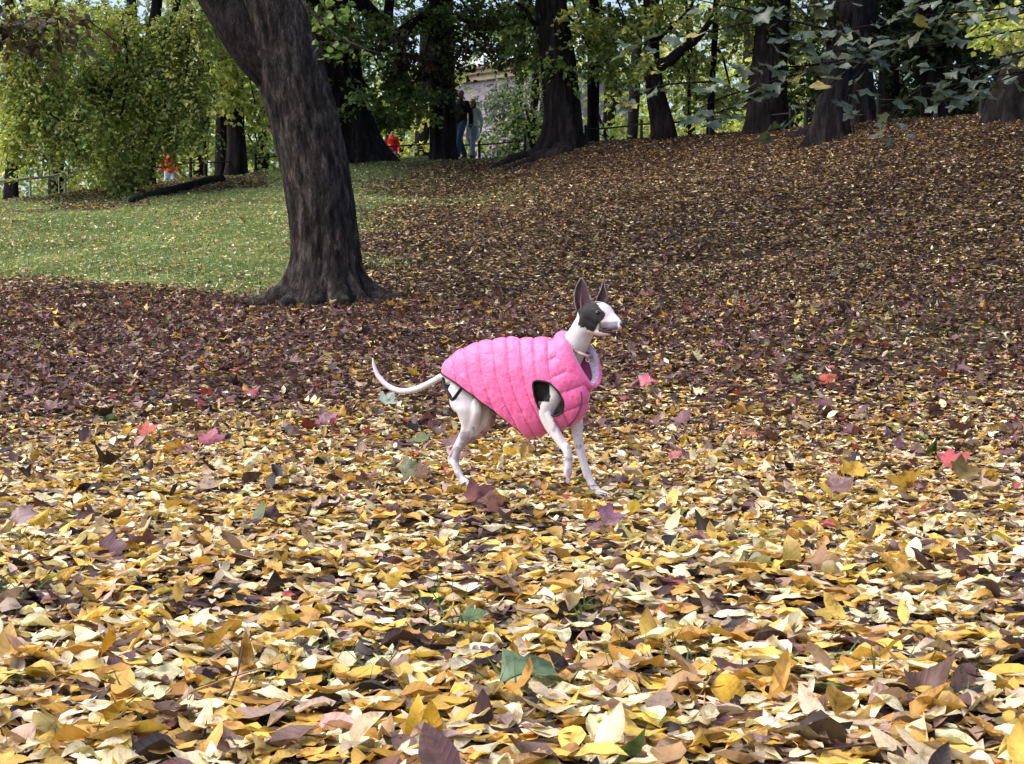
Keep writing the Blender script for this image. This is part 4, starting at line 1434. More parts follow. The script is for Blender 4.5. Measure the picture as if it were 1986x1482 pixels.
person(761, 45.0, R(8), 1.45, 'person in a red top and blue jeans under the hanging leaves', 'jumper', (.38, .015, .015), (.16, .22, .32), 'short', (.08, .05, .03), stride=.5,
       extras=shirt_mark)
person(331, 41.3, R(35), 1.4, 'person in an orange red jacket and pale jeans half hidden by the weeping foliage', 'jacket', (.62, .09, .03), (.35, .42, .52), 'short', (.08, .05, .03), stride=.6)
print('people done')

# ------------------------------------------------------------------ the dog
DYY = 4.45
KS = 3.087          # measured on an enlargement of the photograph; only used to read off proportions
KM = KS * F / DYY   # units per metre


def dp(x, y, d=0.0, base=True):
    """side view coordinates + depth offset (same units, negative = nearer) -> world"""
    x, y, d = (np.asarray(q, float) for q in (x, y, d))
    X = (x - 900) / KM
    Y = DYY + (0.04 - 0.40 * X if base else 0) + d / KM
    return at(700 + x / KS, 520 + y / KS, Y)


def dl(mb, P, n=24, seg=20, **k):
    """rows: x, y, depth, half height, half width"""
    Q = crom(P, n)
    mb.loft(dp(Q[:, 0], Q[:, 1], Q[:, 2]), Q[:, 3] / KM, Q[:, 4] / KM, seg=seg, D=(-.35, 1, 0), **k)


org = dp(900, 1300, 0)
org[2] = float(gz(org[0], org[1]))
dog = thing('dog', org, 'slim white dog with grey face patch trotting in a quilted pink vest', 'dog')
B = MB()
dl(B, [(530, 668, 0, 30, 44), (570, 655, 0, 60, 56), (630, 640, 0, 88, 70), (700, 620, 0, 110, 78), (850, 615, 0, 145, 96), (1000, 665, 0, 200, 114), (1120, 680, 0, 212, 116),
       (1210, 670, 0, 165, 90), (1250, 680, 0, 90, 60)], 50, 28)
dl(B, [(1170, 620, 0, 120, 84), (1240, 520, 0, 96, 72), (1297, 430, 0, 78, 62), (1338, 350, -2, 70, 56), (1362, 300, -5, 66, 54)], 26, 24)
# head
dl(B, [(1338, 274, -12, 44, 42), (1362, 270, -14, 64, 56), (1400, 270, -16, 70, 60), (1434, 277, -20, 73, 56), (1458, 291, -22, 68, 46), (1480, 310, -24, 58, 38), (1506, 324, -28, 49, 32), (1530, 335, -30, 39, 27), (1546, 341, -32, 28, 21)], 36, 24)
dl(B, [(1345, 300, -14, 46, 50), (1385, 338, -18, 40, 44), (1420, 350, -20, 26, 36)], 14, 18)
dl(B, [(1385, 362, -14, 36, 36), (1430, 384, -18, 24, 27), (1485, 393, -24, 11, 18), (1524, 396, -28, 7, 12)], 18, 16)
for sg in (-1, 1):
    B.ball(dp(1412, 252, -16 + sg * 50), np.array([28, 12, 13]) / KM, 12)        # brow
# tail
dl(B, [(520, 650, 0, 30, 30), (480, 652, 0, 22, 22), (430, 680, 4, 21, 21), (340, 722, 8, 20, 20), (250, 738, 12, 19, 19), (170, 712, 16, 18, 18), (110, 655, 18, 16, 16), (80, 590, 20, 12, 12), (72, 540, 20, 6, 6)], 50, 14)
# near hind leg
dl(B, [(600, 748, -32, 84, 42), (624, 792, -36, 98, 46), (648, 840, -40, 88, 46), (655, 905, -42, 66, 36), (645, 960, -42, 50, 28), (618, 1020, -42, 37, 22), (585, 1080, -42, 28, 18)], 34, 22)
dl(B, [(688, 850, -44, 44, 30), (672, 930, -44, 42, 28), (650, 985, -43, 34, 24)], 12, 16)
dl(B, [(630, 1000, -42, 22, 18), (596, 1060, -42, 20, 16), (572, 1120, -42, 21, 17), (566, 1160, -42, 25, 19), (574, 1200, -42, 24, 18), (596, 1250, -42, 22, 18), (626, 1290, -42, 24, 20)], 30, 16)
dl(B, [(612, 970, -44, 14, 10), (570, 1050, -43, 9, 8), (536, 1120, -42, 11, 10), (532, 1152, -42, 15, 13), (552, 1170, -42, 16, 14)], 24, 12)
dl(B, [(604, 1262, -44, 20, 20), (640, 1292, -46, 22, 26), (672, 1306, -48, 15, 22)], 12, 16)
for k_ in range(4):
    dl(B, [(640, 1296, -64 + k_ * 13, 14, 8), (668, 1303, -68 + k_ * 15, 13, 7), (690, 1312, -70 + k_ * 16, 8, 6)], 8, 10)
# far hind leg
dl(B, [(660, 760, 40, 60, 40), (705, 800, 48, 86, 42), (745, 860, 50, 74, 36), (742, 930, 50, 56, 28), (700, 985, 50, 36, 22), (640, 1030, 50, 24, 18), (585, 1070, 50, 17, 14)], 34, 20)
dl(B, [(700, 990, 50, 22, 16), (620, 1030, 50, 11, 10), (556, 1062, 50, 9, 9), (526, 1084, 50, 13, 12), (532, 1104, 50, 17, 14), (560, 1150, 50, 19, 15), (590, 1215, 48, 17, 15), (610, 1270, 46, 17, 15),
       (640, 1300, 44, 16, 18), (668, 1312, 44, 9, 15)], 40, 14)
# near front leg, lifted
dl(B, [(1176, 705, -78, 46, 34), (1160, 772, -90, 48, 34), (1118, 838, -98, 50, 30), (1112, 880, -100, 46, 27), (1140, 950, -98, 40, 23), (1178, 1010, -96, 33, 20), (1215, 1062, -96, 30, 20)], 34, 20)
dl(B, [(1205, 1048, -96, 28, 20), (1232, 1085, -96, 30, 21), (1242, 1130, -96, 26, 19), (1243, 1180, -96, 25, 20), (1240, 1225, -96, 27, 23)], 22, 16)
dl(B, [(1085, 862, -98, 20, 16), (1082, 872, -98, 16, 13)], 5, 12)
for k_ in range(4):
    dl(B, [(1238, 1215, -112 + k_ * 11, 17, 9), (1240, 1252, -114 + k_ * 12, 16, 9), (1246, 1284, -114 + k_ * 12, 11, 8)], 9, 10)
dl(B, [(1222, 1150, -112, 8, 7), (1214, 1168, -112, 6, 6)], 5, 8)
# far front leg, planted
dl(B, [(1275, 820, 52, 60, 32), (1290, 920, 58, 42, 26), (1296, 1000, 58, 35, 22), (1312, 1090, 58, 29, 20), (1336, 1170, 58, 25, 18), (1352, 1222, 58, 27, 20), (1372, 1270, 58, 23, 18), (1402, 1322, 56, 25, 21), (1425, 1345, 55, 24, 22)], 50, 16)
for k_ in range(4):
    dl(B, [(1420, 1342, 34 + k_ * 13, 19, 9), (1458, 1352, 30 + k_ * 15, 17, 9), (1490, 1362, 28 + k_ * 16, 10, 7)], 9, 10)
dl(B, [(1345, 1235, 40, 8, 7), (1338, 1252, 40, 6, 6)], 5, 8)

PATCHC = np.array([.030, .028, .034])
patch = np.array([(1303, 240), (1342, 204), (1399, 196), (1426, 222), (1440, 252), (1461, 268), (1462, 292), (1442, 313), (1418, 334), (1411, 360), (1402, 381), (1376, 381), (1350, 368),
                  (1339, 354), (1320, 356), (1303, 337), (1305, 292), (1298, 262)], float)


def inpoly(x, y, P):
    r = np.zeros(x.shape, bool)
    j = len(P) - 1
    for i in range(len(P)):
        xi, yi, xj, yj = *P[i], *P[j]
        c = ((yi > y) != (yj > y)) & (x < (xj - xi) * (y - yi) / (yj - yi + 1e-12) + xi)
        r ^= c
        j = i
    return r


def zoomc(P):
    u, v = proj(P)
    return (u - 700) * KS, (v - 520) * KS


def fur(P):
    x, y = zoomc(P)
    nz = fbm(P, 60, 3, 3) - .5
    nz2 = fbm(P, 22, 3, 8) - .5
    C = np.ones((len(P), 3)) * np.array([.69, .665, .68])
    # thin skin shows pink on inner legs and belly, faint grey ticking on the legs
    C *= 1 - np.clip(nz2 * 1.2, 0, .35)[:, None] * np.array([.35, .6, .45])
    leg = (y > 880)
    tick = leg & (nz + nz2 > .15)
    C[tick] *= np.array([.6, .58, .62])
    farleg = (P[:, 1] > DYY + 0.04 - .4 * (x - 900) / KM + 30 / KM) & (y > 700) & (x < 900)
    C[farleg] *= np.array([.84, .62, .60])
    pale = (x > 1330) & (y > 380) & (y < 520)
    C[pale] *= np.array([1, .93, .86])
    # grey face patch with feathered edge
    xe, ye = x + nz * 14, y + nz2 * 14
    hp_ = inpoly(xe, ye, patch) & (y < 400)
    dfc = DYY + .04 - .4 * (x - 900) / KM - 16 / KM
    side_ = P[:, 1] - dfc
    ridge = (np.abs(side_) < 9 / KM) & (y < 330)
    hp_ &= ~ridge
    C[hp_] = PATCHC * .8 * (1 + nz[hp_, None] * .8)
    mz = (x > 1425) & (x < 1540) & (y > 328 + nz2 * 30) & (y < 378)
    C[mz] *= np.array([.42, .43, .52]) * (1 + 1.6 * nz[mz, None] + nz2[mz, None])
    jw = (x > 1495) & (x < 1560) & (y > 388)
    C[jw] = np.array([.22, .13, .14])
    br_ = (((x - 1418) / 24) ** 2 + ((y - 266) / 17) ** 2) < 1
    C[br_] = (.03, .027, .03)
    lip = (x > 1425) & (x < 1560) & (np.abs(y - (376 + (x - 1425) * .13)) < 7.5 + (x - 1425) * .03)
    C[lip] = (.035, .02, .03)
    lip2 = (x > 1500) & (x < 1560) & (y > 376) & (y < 402)
    C[lip2] = (.04, .03, .035)
    C[(x > 1340) & (x < 1440) & (y < 210) & (np.abs(side_) > 14 / KM)] = (.06, .056, .063)
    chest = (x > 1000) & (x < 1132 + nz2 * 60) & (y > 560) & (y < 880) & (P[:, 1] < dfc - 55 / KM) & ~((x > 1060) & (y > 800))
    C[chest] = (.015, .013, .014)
    return np.clip(C, .01, .85)


m_fur, nt, b = mat_base('short_fur', .7, .25)
a = N(nt, 'ShaderNodeAttribute', attribute_name='col')
tc = nt.nodes.new('ShaderNodeTexCoord')
n1 = N(nt, 'ShaderNodeTexNoise', Scale=260, Detail=4)
n2 = N(nt, 'ShaderNodeTexNoise', Scale=38, Detail=4)
nt.links.new(tc.outputs['Object'], n1.inputs['Vector'])
nt.links.new(tc.outputs['Object'], n2.inputs['Vector'])
r1 = ramp(nt, [(.3, (.80, .76, .78)), (.65, (1.05, 1.04, 1.03))])
nt.links.new(mix(nt, .6, n1.outputs[0], n2.outputs[0]), r1.inputs[0])
nt.links.new(mix(nt, 1.0, a.outputs['Color'], r1.outputs[0], 'MULTIPLY'), b.inputs['Base Color'])
b.inputs['Subsurface Weight'].default_value = .12
b.inputs['Subsurface Radius'].default_value = (.01, .005, .003)
bp = N(nt, 'ShaderNodeBump', Strength=.35, Distance=.0015)
nt.links.new(n1.outputs[0], bp.inputs['Height'])
bp2 = N(nt, 'ShaderNodeBump', Strength=.4, Distance=.004)
nt.links.new(n2.outputs[0], bp2.inputs['Height'])
nt.links.new(bp.outputs[0], bp2.inputs['Normal'])
nt.links.new(bp2.outputs[0], b.inputs['Normal'])
# muscle and tendon relief
dl(B, [(690, 800, -66, 24, 12), (700, 860, -68, 28, 13), (678, 915, -64, 20, 10)], 12, 12)
dl(B, [(575, 780, -62, 22, 12), (588, 850, -66, 20, 12), (606, 920, -62, 14, 9)], 12, 12)
dl(B, [(1120, 870, -120, 20, 10), (1160, 950, -114, 15, 8), (1205, 1040, -110, 10, 7)], 12, 10)
dl(B, [(1210, 1060, -110, 12, 8), (1236, 1110, -112, 12, 8), (1238, 1180, -110, 8, 6)], 12, 10)
dl(B, [(1290, 930, 36, 14, 8), (1305, 1050, 38, 9, 6), (1340, 1200, 40, 9, 6)], 12, 10)
dl(B, [(1260, 470, -52, 14, 12), (1300, 390, -46, 10, 9), (1330, 340, -40, 8, 8)], 10, 10)
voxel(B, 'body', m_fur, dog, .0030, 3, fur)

# eyes, nose, ears
m_iris, nt, b = mat_base('dog_eye', .12, .4)
b.inputs['Base Color'].default_value = (.008, .004, .003, 1)
for sg in (-1, 1):
    MB().ball(dp(1419, 270, -17 + sg * 54), np.array([17, 13, 15]) / KM, 14).build('eye', m_iris, dog)
    mb = MB()
    dl(mb, [(1402, 268, -17 + sg * 57, 3, 3), (1410, 258, -17 + sg * 61, 3.5, 4), (1421, 254, -17 + sg * 62, 3.5, 4), (1434, 262, -17 + sg * 58, 3, 3)], 12, 8)
    mb.build('eyelid', flat('grey_lid', (.15, .14, .15)), dog)
m_nose = noise_mat('nose_leather', (.008, .008, .009), (.025, .024, .026), 400, .35, .5, .001, .6)
mb = MB()
mb.ball(dp(1563, 336, -33), np.array([21, 19, 20]) / KM, 16)
mb.ball(dp(1570, 347, -33), np.array([14, 15, 15]) / KM, 12)
mb.build('nose', m_nose, dog, kind='stuff')
m_ear = flat('ear_fur', (.10, .09, .10), .7, .25, 120, .3, .3)
m_earrim = flat('ear_rim', (.16, .14, .15))
m_earin = flat('ear_skin', (.05, .026, .032), .6, .3, 60, .35, .3)


def ear(outline, d0_, cupd, face):
    """outline: left edge and right edge points from base to tip; cupped shell"""
    L_ = crom(np.array(outline[0], float), 16)
    R_ = crom(np.array(outline[1], float), 16)
    k_ = np.linspace(0, 1, 11)
    rows_ = []
    for i_ in range(16):
        f_ = i_ / 15
        w_ = L_[i_][None] * (1 - k_[:, None]) + R_[i_][None] * k_[:, None]
        dd = d0_ + cupd * (1 - (2 * k_ - 1) ** 2) * (1 - f_ * .75) * 1.0
        rows_.append(dp(w_[:, 0], w_[:, 1], dd))
    V_ = np.concatenate(rows_)
    i_ = (np.arange(15)[:, None] * 11 + np.arange(10)[None]).ravel()
    Q_ = np.stack([i_, i_ + 1, i_ + 12, i_ + 11], -1)
    m_ = MB().add(V_, Q=Q_)
    o = m_.build('ear', [m_ear, m_earin, m_earrim], dog)
    me = o.data
    s_ = o.modifiers.new('thickness', 'SOLIDIFY')
    s_.thickness = .004
    s_.material_offset_rim = 2
    s_.offset = 0
    # the inside of the cup shows bare skin
    nn = [p.normal.copy() for p in me.polygons]
    s_.material_offset = 1 if nn[40].y * face > 0 else 0
    if s_.material_offset == 0:
        for k2 in range(len(me.polygons)):
            me.polygons[k2].material_index = 1
        s_.material_offset = -1
        s_.material_offset_rim = 1
    return o


ear(([(1292, 262), (1280, 210), (1277, 160), (1290, 105), (1319, 58)], [(1356, 240), (1368, 205), (1364, 160), (1350, 105), (1321, 57)]), -44, 34, 1)
ear(([(1404, 208), (1414, 172), (1432, 135), (1444, 98), (1453, 62)], [(1462, 205), (1478, 182), (1470, 145), (1460, 105), (1456, 62)]), 26, 26, 1)
# pink cartilage fold inside the near ear
mb = MB()
dl(mb, [(1322, 240, -34, 8, 4), (1318, 200, -26, 9, 4), (1322, 160, -24, 6, 3), (1322, 120, -30, 3, 2)], 12, 8)
mb.build('ear_fold', flat('pink_ear', (.15, .07, .09)), dog)
# two small lower teeth and mouth line
mb = MB()
dl(mb, [(1424, 369, -44, 4, 5), (1455, 379, -44, 6, 7), (1505, 384, -42, 7, 8), (1542, 384, -36, 9, 10)], 14, 8)
mb.build('mouth', flat('lip', (.05, .02, .035), .4), dog)
MB().ball(dp(1532, 386, -46), np.array([3, 3, 5]) / KM, 8).build('tooth', m_white, dog)

# ---- quilted vest
ring = np.array([  # top x,y  bottom x,y  half width  bow
    (484, 632, 985, 1003, 112, 26), (500, 582, 1018, 1006, 124, 20), (552, 528, 1058, 998, 130, 10), (638, 479, 1100, 986, 135, 0), (740, 442, 1140, 974, 138, 0), (850, 424, 1178, 962, 146, 0),
    (950, 427, 1210, 955, 150, 0), (1040, 424, 1242, 945, 147, 0), (1108, 424, 1280, 925, 138, 0), (1158, 425, 1325, 880, 122, 0), (1186, 430, 1352, 815, 106, 0), (1202, 440, 1366, 752, 92, 0)], float)
NR, NS = 230, 230
RG = crom(ring, NR)
th = np.linspace(0, 2 * math.pi, NS, endpoint=False)
ct, st_ = np.cos(th), np.sin(th)
Cx = (RG[:, 0] + RG[:, 2])[:, None] / 2
Cy = (RG[:, 1] + RG[:, 3])[:, None] / 2
Ax, Ay = (RG[:, 0][:, None] - Cx), (RG[:, 1][:, None] - Cy)
ln_ = np.hypot(Ax, Ay)
px = Cx + Ax * ct[None]
py = Cy + Ay * ct[None]
px = px + RG[:, 5][:, None] * (1 - ct[None] ** 2) * (-Ay / ln_) * -1
py = py + RG[:, 5][:, None] * (1 - ct[None] ** 2) * (Ax / ln_) * 1
dd = np.sign(st_) * np.abs(st_) ** .85
dd = -RG[:, 4][:, None] * dd[None]
Vv = dp(px, py, dd)
base_c = dp(Cx + 0 * px, Cy + 0 * py, 0 * dd)
nr_ = np.cross(np.roll(Vv, -1, 1) - np.roll(Vv, 1, 1), np.gradient(Vv, axis=0))
nr_ /= np.linalg.norm(nr_, axis=2)[..., None] + 1e-9
sg_ = np.sign((nr_ * (Vv - base_c)).sum(2))
nr_ = nr_ * sg_[..., None]
# quilting: distance to the nearest stitched seam, in the vest's own cut
sx = px - .00057 * np.maximum(py - 450, 0) ** 2
wob = (fbm(Vv, 9, 2, 4) - .5) * 22
body_s = (sx + wob - 545) / 81.0
frB = 1135.0
front = sx + wob > 1112
fs = (py + .45 * (px - 1100) + wob - 560) / 118.0
fr = np.where(front, fs - np.floor(fs), body_s - np.floor(body_s))
dseam = np.minimum(fr, 1 - fr) * 2
db = np.clip(np.abs(sx + wob - 1112) / 40.0, 0, 1)
dseam = np.minimum(dseam, np.where(db < 1, db, 1))
puff = np.sqrt(np.clip(1 - (1 - dseam) ** 2, 0, 1))
# gathered creases run away from each seam
cre = fbm(np.stack([px * .060 - py * .012, py * .014 + px * .006, dd * .02], -1), 1.0, 4, 31) - .5
cre3 = fbm(np.stack([px * .010, py * .115 + px * .02, dd * .01], -1), 1.0, 2, 35) - .5
cre2 = fbm(np.stack([px * .035, py * .035, dd * .03], -1), 1.0, 3, 37) - .5
big_ = fbm(np.stack([px * .010, py * .006, dd * .01], -1), 1.0, 2, 41) - .5
edge_ = np.clip(np.minimum(np.arange(NR), 6) / 6.0, 0, 1)[:, None]
hgt = (12 * puff + 10 * cre * (1 - puff * .5) + 4 * cre3 * np.exp(-(dseam / .3) ** 2) + 6 * cre2 + 14 * big_) * edge_
Vv = Vv + nr_ * (hgt / KM)[..., None]
hole = np.array([(1030, 692), (1056, 675), (1108, 682), (1150, 706), (1188, 752), (1212, 806), (1208, 856), (1180, 880), (1150, 884), (1110, 872), (1082, 858), (1058, 822), (1038, 765)], float)
HC = crom(hole, 90, closed=True)
zx, zy = zoomc(Vv)
near = dd < 0
i_ = np.arange(NR - 1)[:, None] * NS
j_ = np.arange(NS)[None]
Qv = np.stack([i_ + j_, i_ + (j_ + 1) % NS, i_ + NS + (j_ + 1) % NS, i_ + NS + j_], -1).reshape(-1, 4)
fx, fy, fn = zx.ravel()[Qv].mean(1), zy.ravel()[Qv].mean(1), near.ravel()[Qv].all(1)
Qv = Qv[~(inpoly(fx, fy, HC) & fn)]
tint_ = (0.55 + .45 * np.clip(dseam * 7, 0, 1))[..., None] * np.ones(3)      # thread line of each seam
m_vest, nt, b = mat_base('pink_nylon', .42, .45)
a = N(nt, 'ShaderNodeAttribute', attribute_name='col')
tc = nt.nodes.new('ShaderNodeTexCoord')
n1 = N(nt, 'ShaderNodeTexNoise', Scale=55, Detail=7, Roughness=.6, Distortion=1.4)
nt.links.new(tc.outputs['Object'], n1.inputs['Vector'])
r1 = ramp(nt, [(.3, (.70, .09, .28)), (.7, (.80, .15, .39))])
nt.links.new(n1.outputs[0], r1.inputs[0])
nt.links.new(mix(nt, 1.0, r1.outputs[0], a.outputs['Color'], 'MULTIPLY'), b.inputs['Base Color'])
b.inputs['Sheen Weight'].default_value = .3
bp = N(nt, 'ShaderNodeBump', Strength=.55, Distance=.006)
nt.links.new(n1.outputs[0], bp.inputs['Height'])
nt.links.new(bp.outputs[0], b.inputs['Normal'])
m_lining = noise_mat('black_lining', (.008, .008, .009), (.02, .018, .02), 80, .9, .4, .002, .1)
m_trim = noise_mat('black_binding', (.008, .008, .009), (.018, .018, .02), 150, .7, .3, .001, .3)
vest = MB().add(Vv.reshape(-1, 3), Q=Qv, C=tint_.reshape(-1, 3)).build('vest', [m_vest, m_lining], dog)
mo = vest.modifiers.new('thickness', 'SOLIDIFY')
mo.thickness = .003
me = vest.data
pn = me.polygons[len(me.polygons) // 2]
out_ = (Vector(pn.center) + Vector(dog['_org'])) - Vector(base_c.reshape(-1, 3).mean(0))
mo.offset = -1 if pn.normal.dot(out_) > 0 else 1
mo.material_offset = 1
if pn.normal.dot(out_) < 0:
    me.flip_normals()
    mo.offset = -1


def vsurf(x, y, sgn=-1):
    """point on the vest's near (or far) side at a side-view position"""
    m_ = near if sgn < 0 else ~near
    A_ = np.stack([zx[m_], zy[m_]], -1)
    Pm = Vv[m_]
    out = []
    for xx, yy in zip(np.atleast_1d(x), np.atleast_1d(y)):
        d_ = ((A_ - [xx, yy]) ** 2).sum(1)
        k_ = np.argsort(d_)[:4]
        out.append(Pm[k_].mean(0))
    return np.array(out)


mb = MB()
h0 = np.vstack([Vv[0], Vv[0][:1]])
mb.loft(h0, 7.5 / KM, seg=8, caps=False, D=(.3, .5, .8))
mb.build('hem_binding', m_trim, dog)
hc = vsurf(HC[:, 0], HC[:, 1])
for _ in range(3):
    hc = (np.roll(hc, 1, 0) + hc * 2 + np.roll(hc, -1, 0)) / 4
hc = np.vstack([hc, hc[:2]])
mb = MB()
mb.loft(hc, 6.0 / KM, seg=8, caps=False, D=(.2, 1, .1))
mb.build('armhole_binding', m_trim, dog)
# elastic straps round the thighs
for sg, dz in ((-1, 0), (1, 0)):
    mb = MB()
    D_ = -100 if sg < 0 else 104
    P_ = crom([(492, 662, sg * 40), (500, 708, D_ * .75), (524, 752, D_), (548, 786, D_ * 1.06), (575, 758, D_ * 1.1), (598, 726, D_ * 1.12)], 30)
    mb.loft(dp(P_[:, 0], P_[:, 1], P_[:, 2]), 11.0 / KM, 4.5 / KM, seg=8, D=(-.35, 1, 0))
    mb.build('leg_strap', m_trim, dog)


def ring3(P, n=96):
    Q = crom(np.array(P, float), n, closed=True)
    return Q


K0 = ring3([(1152, 425, 0), (1148, 520, -96), (1190, 622, -112), (1255, 704, -88), (1328, 752, -12), (1362, 722, 60), (1330, 610, 98), (1230, 480, 84)])
K1 = ring3([(1176, 396, 0), (1180, 480, -104), (1228, 590, -122), (1300, 680, -94), (1382, 722, -14), (1420, 680, 56), (1400, 580, 96), (1280, 440, 88)])
K2 = ring3([(1206, 382, 0), (1222, 450, -94), (1266, 560, -108), (1334, 655, -80), (1402, 708, -14), (1436, 645, 48), (1412, 530, 84), (1300, 412, 80)])
K3 = ring3([(1230, 384, 0), (1246, 446, -80), (1288, 545, -90), (1346, 642, -64), (1390, 692, -10), (1424, 625, 40), (1398, 486, 66), (1306, 400, 68)])
K4 = ring3([(1240, 392, 0), (1254, 452, -74), (1296, 552, -80), (1352, 650, -56), (1384, 684, -8), (1410, 632, 34), (1388, 500, 58), (1308, 408, 62)])
K5 = ring3([(1236, 430, 0), (1256, 480, -64), (1290, 570, -68), (1344, 664, -44), (1366, 680, -4), (1386, 650, 24), (1362, 560, 46), (1300, 440, 54)])
lay = [K0, K1, K2, K3]
CC = crom(np.stack(lay).reshape(4, -1), 26).reshape(26, 96, 3)
wr = fbm(np.stack([CC[..., 0] * .02, CC[..., 1] * .02, CC[..., 2] * .02], -1), 1, 3, 51) - .5
cen = CC.mean(1, keepdims=True)
rr_ = CC - cen
rr_ /= np.linalg.norm(rr_, axis=2)[..., None]
amp_ = np.sin(np.linspace(0, math.pi, 26))[:, None]
CC = CC + rr_ * (wr * 16 * amp_ + 7 * amp_)[..., None]
Wc = dp(CC[..., 0], CC[..., 1], CC[..., 2])
i_ = np.arange(25)[:, None] * 96
j_ = np.arange(96)[None]
Qc = np.stack([i_ + j_, i_ + (j_ + 1) % 96, i_ + 96 + (j_ + 1) % 96, i_ + 96 + j_], -1).reshape(-1, 4)
MB().add(Wc.reshape(-1, 3), Q=Qc).build('vest_collar', m_vest, dog)
CI = crom(np.stack([K3, K4, K5]).reshape(3, -1), 10).reshape(10, 96, 3)
Wi = dp(CI[..., 0], CI[..., 1], CI[..., 2])
i_ = np.arange(9)[:, None] * 96
Qi = np.stack([i_ + j_, i_ + (j_ + 1) % 96, i_ + 96 + (j_ + 1) % 96, i_ + 96 + j_], -1).reshape(-1, 4)
m_lav = noise_mat('lavender_fleece', (.36, .33, .44), (.58, .52, .66), 160, .95, .9, .004, .1)
MB().add(Wi.reshape(-1, 3), Q=Qi).build('collar_lining', m_lav, dog)
# stitched seam where the collar joins and the chest zip
mb = MB()
mb.loft(np.vstack([dp(K0[:, 0], K0[:, 1], K0[:, 2] * 1.03)] * 1 + [dp(*K0[0])[None]]), 3.5 / KM, seg=6, caps=False, D=(.3, .6, .7))
mb.build('collar_seam', flat('pink_thread', (.35, .03, .14)), dog)
mb = MB()
zp = crom([(1316, 742), (1322, 790), (1312, 840), (1288, 890), (1262, 925), (1240, 945)], 24)
zs = vsurf(zp[:, 0], zp[:, 1])
for _ in range(3):
    zs[1:-1] = (zs[:-2] + zs[1:-1] * 2 + zs[2:]) / 4
mb.loft(zs, 5.5 / KM, seg=8, D=(.2, 1, .1))
mb.build('zip', noise_mat('zip_tape', (.10, .03, .08), (.24, .09, .17), 300, .6, .6, .001), dog)
mb = MB()
zp = crom([(1395, 690, -16), (1372, 712, -20), (1345, 728, -24), (1322, 742, -28)], 10)
mb.loft(dp(zp[:, 0], zp[:, 1], zp[:, 2] - 4), 6 / KM, seg=8, D=(.2, 1, .1))
mb.build('zip_garage', m_lav, dog)
# leather collar with metal plate
th_ = np.linspace(0, 2 * math.pi, 61)
cx_, cy_ = 1318 + 54 * np.cos(th_) * 1.0 + 12 * np.sin(th_) * 0, 505 + 26 * np.cos(th_)
P_ = dp(1314 + 66 * np.cos(th_), 500 + 30 * np.cos(th_) + 10 * np.sin(th_), -70 * np.sin(th_))
mb = MB()
mb.loft(P_, 9 / KM, 11 / KM, seg=8, caps=False, D=(.4, .3, .85))
mb.build('dog_collar', flat('tan_leather', (.22, .13, .11), .5, .4, 60), dog)
mb = MB()
s_ = slice(8, 17)
mb.loft(P_[s_] + (P_[s_] - P_.mean(0)) * .08, 7 / KM, 9 / KM, seg=8, D=(.4, .3, .85))
mb.build('collar_plate', noise_mat('worn_metal', (.25, .19, .16), (.45, .36, .30), 200, .35, .2, .001, .6), dog)
mb = MB()
P2 = dp(1358 + 10 * np.cos(th_), 548 + 13 * np.sin(th_), -30 + 2 * np.cos(th_))
mb.loft(P2, 2.2 / KM, seg=6, caps=False, D=(.2, 1, .1))
mb.build('tag_ring', noise_mat('steel', (.5, .5, .5), (.7, .7, .7), 100, .25, 0, .001, .9), dog)
print('dog done')

# ------------------------------------------------------------------ single leaves one can pick out
def hero(u, v, tpl, size, c, label, yaw=0, pitch=0, roll=0, bend=None, wid=1.0, lift=.03, name='maple_leaf', cat='leaf', Y=None, group=None, seed=0):
    global rng
    q = ground_px(u, v) if Y is None else at(u, v, Y)
    keep_ = rng
    rng = np.random.default_rng(seed + int(u))
    mb = MB()
    o_ = np.array([1.0])
    leaves(mb, tpl, np.zeros((1, 3)), o_ * size, o_ * 0, o_ * 0, o_ * 0, np.array([c], float), bend=.45 if bend is None else bend, cup=.35, wid=o_ * wid)
    ps = np.array([(0.16 if tpl is MAP2 else 0, 0, 0), (-.12, .02, .02), (-.32, -.02, .05)]) * size
    mb.loft(crom(ps, 5), .0011, seg=4, caps=False, D=(.1, 1, .1), C=np.array(c) * .7)
    rng = keep_
    me = mb.mesh(name)
    me.materials.append(M_leaf)
    o = link(me, name, None, q + np.array([0, 0, lift if Y is None else 0]), label, cat, group)
    o.rotation_euler = (R(roll), R(pitch), R(yaw))
    return o


plum, dplum, grn = (.26, .12, .15), (.12, .06, .09), (.12, .20, .12)
hero(1000, 1388, MAP2, .10, grn, 'green maple leaf lying on yellow leaves near the bottom of the photo', yaw=60, pitch=-6, roll=14, lift=.05)
hero(905, 985, MAP2, .105, plum, 'large plum maple leaf standing up under the rear paw of the dog', yaw=8, pitch=-38, roll=70, Y=4.15, bend=.5)
hero(935, 1018, MAP2, .07, (.16, .07, .05), 'curled brown leaf tucked below the large plum maple leaf', yaw=20, pitch=-15, roll=50, lift=.05)
hero(770, 945, MAP2, .09, (.16, .20, .12), 'greyish green leaf with brown curled edge left of the dog rear paw', yaw=15, pitch=-20, roll=50, lift=.05)
hero(805, 952, MAP2, .07, (.13, .065, .04), 'dark brown curled leaf beside the greyish green leaf', yaw=-20, pitch=-45, roll=60, lift=.04)
hero(1158, 1048, MAP2, .08, (.22, .11, .18), 'purple pointed leaf lying below the front paws of the dog', yaw=10, pitch=-12, roll=35, lift=.045)
hero(185, 1108, MAP2, .075, dplum, 'dark purple folded leaf among yellow leaves on the left', yaw=0, pitch=-8, roll=60, lift=.04)
hero(8, 1040, MAP2, .10, (.30, .22, .24), 'grey mauve leaf at the left edge beside a yellow one', yaw=5, pitch=-15, roll=40, lift=.04)
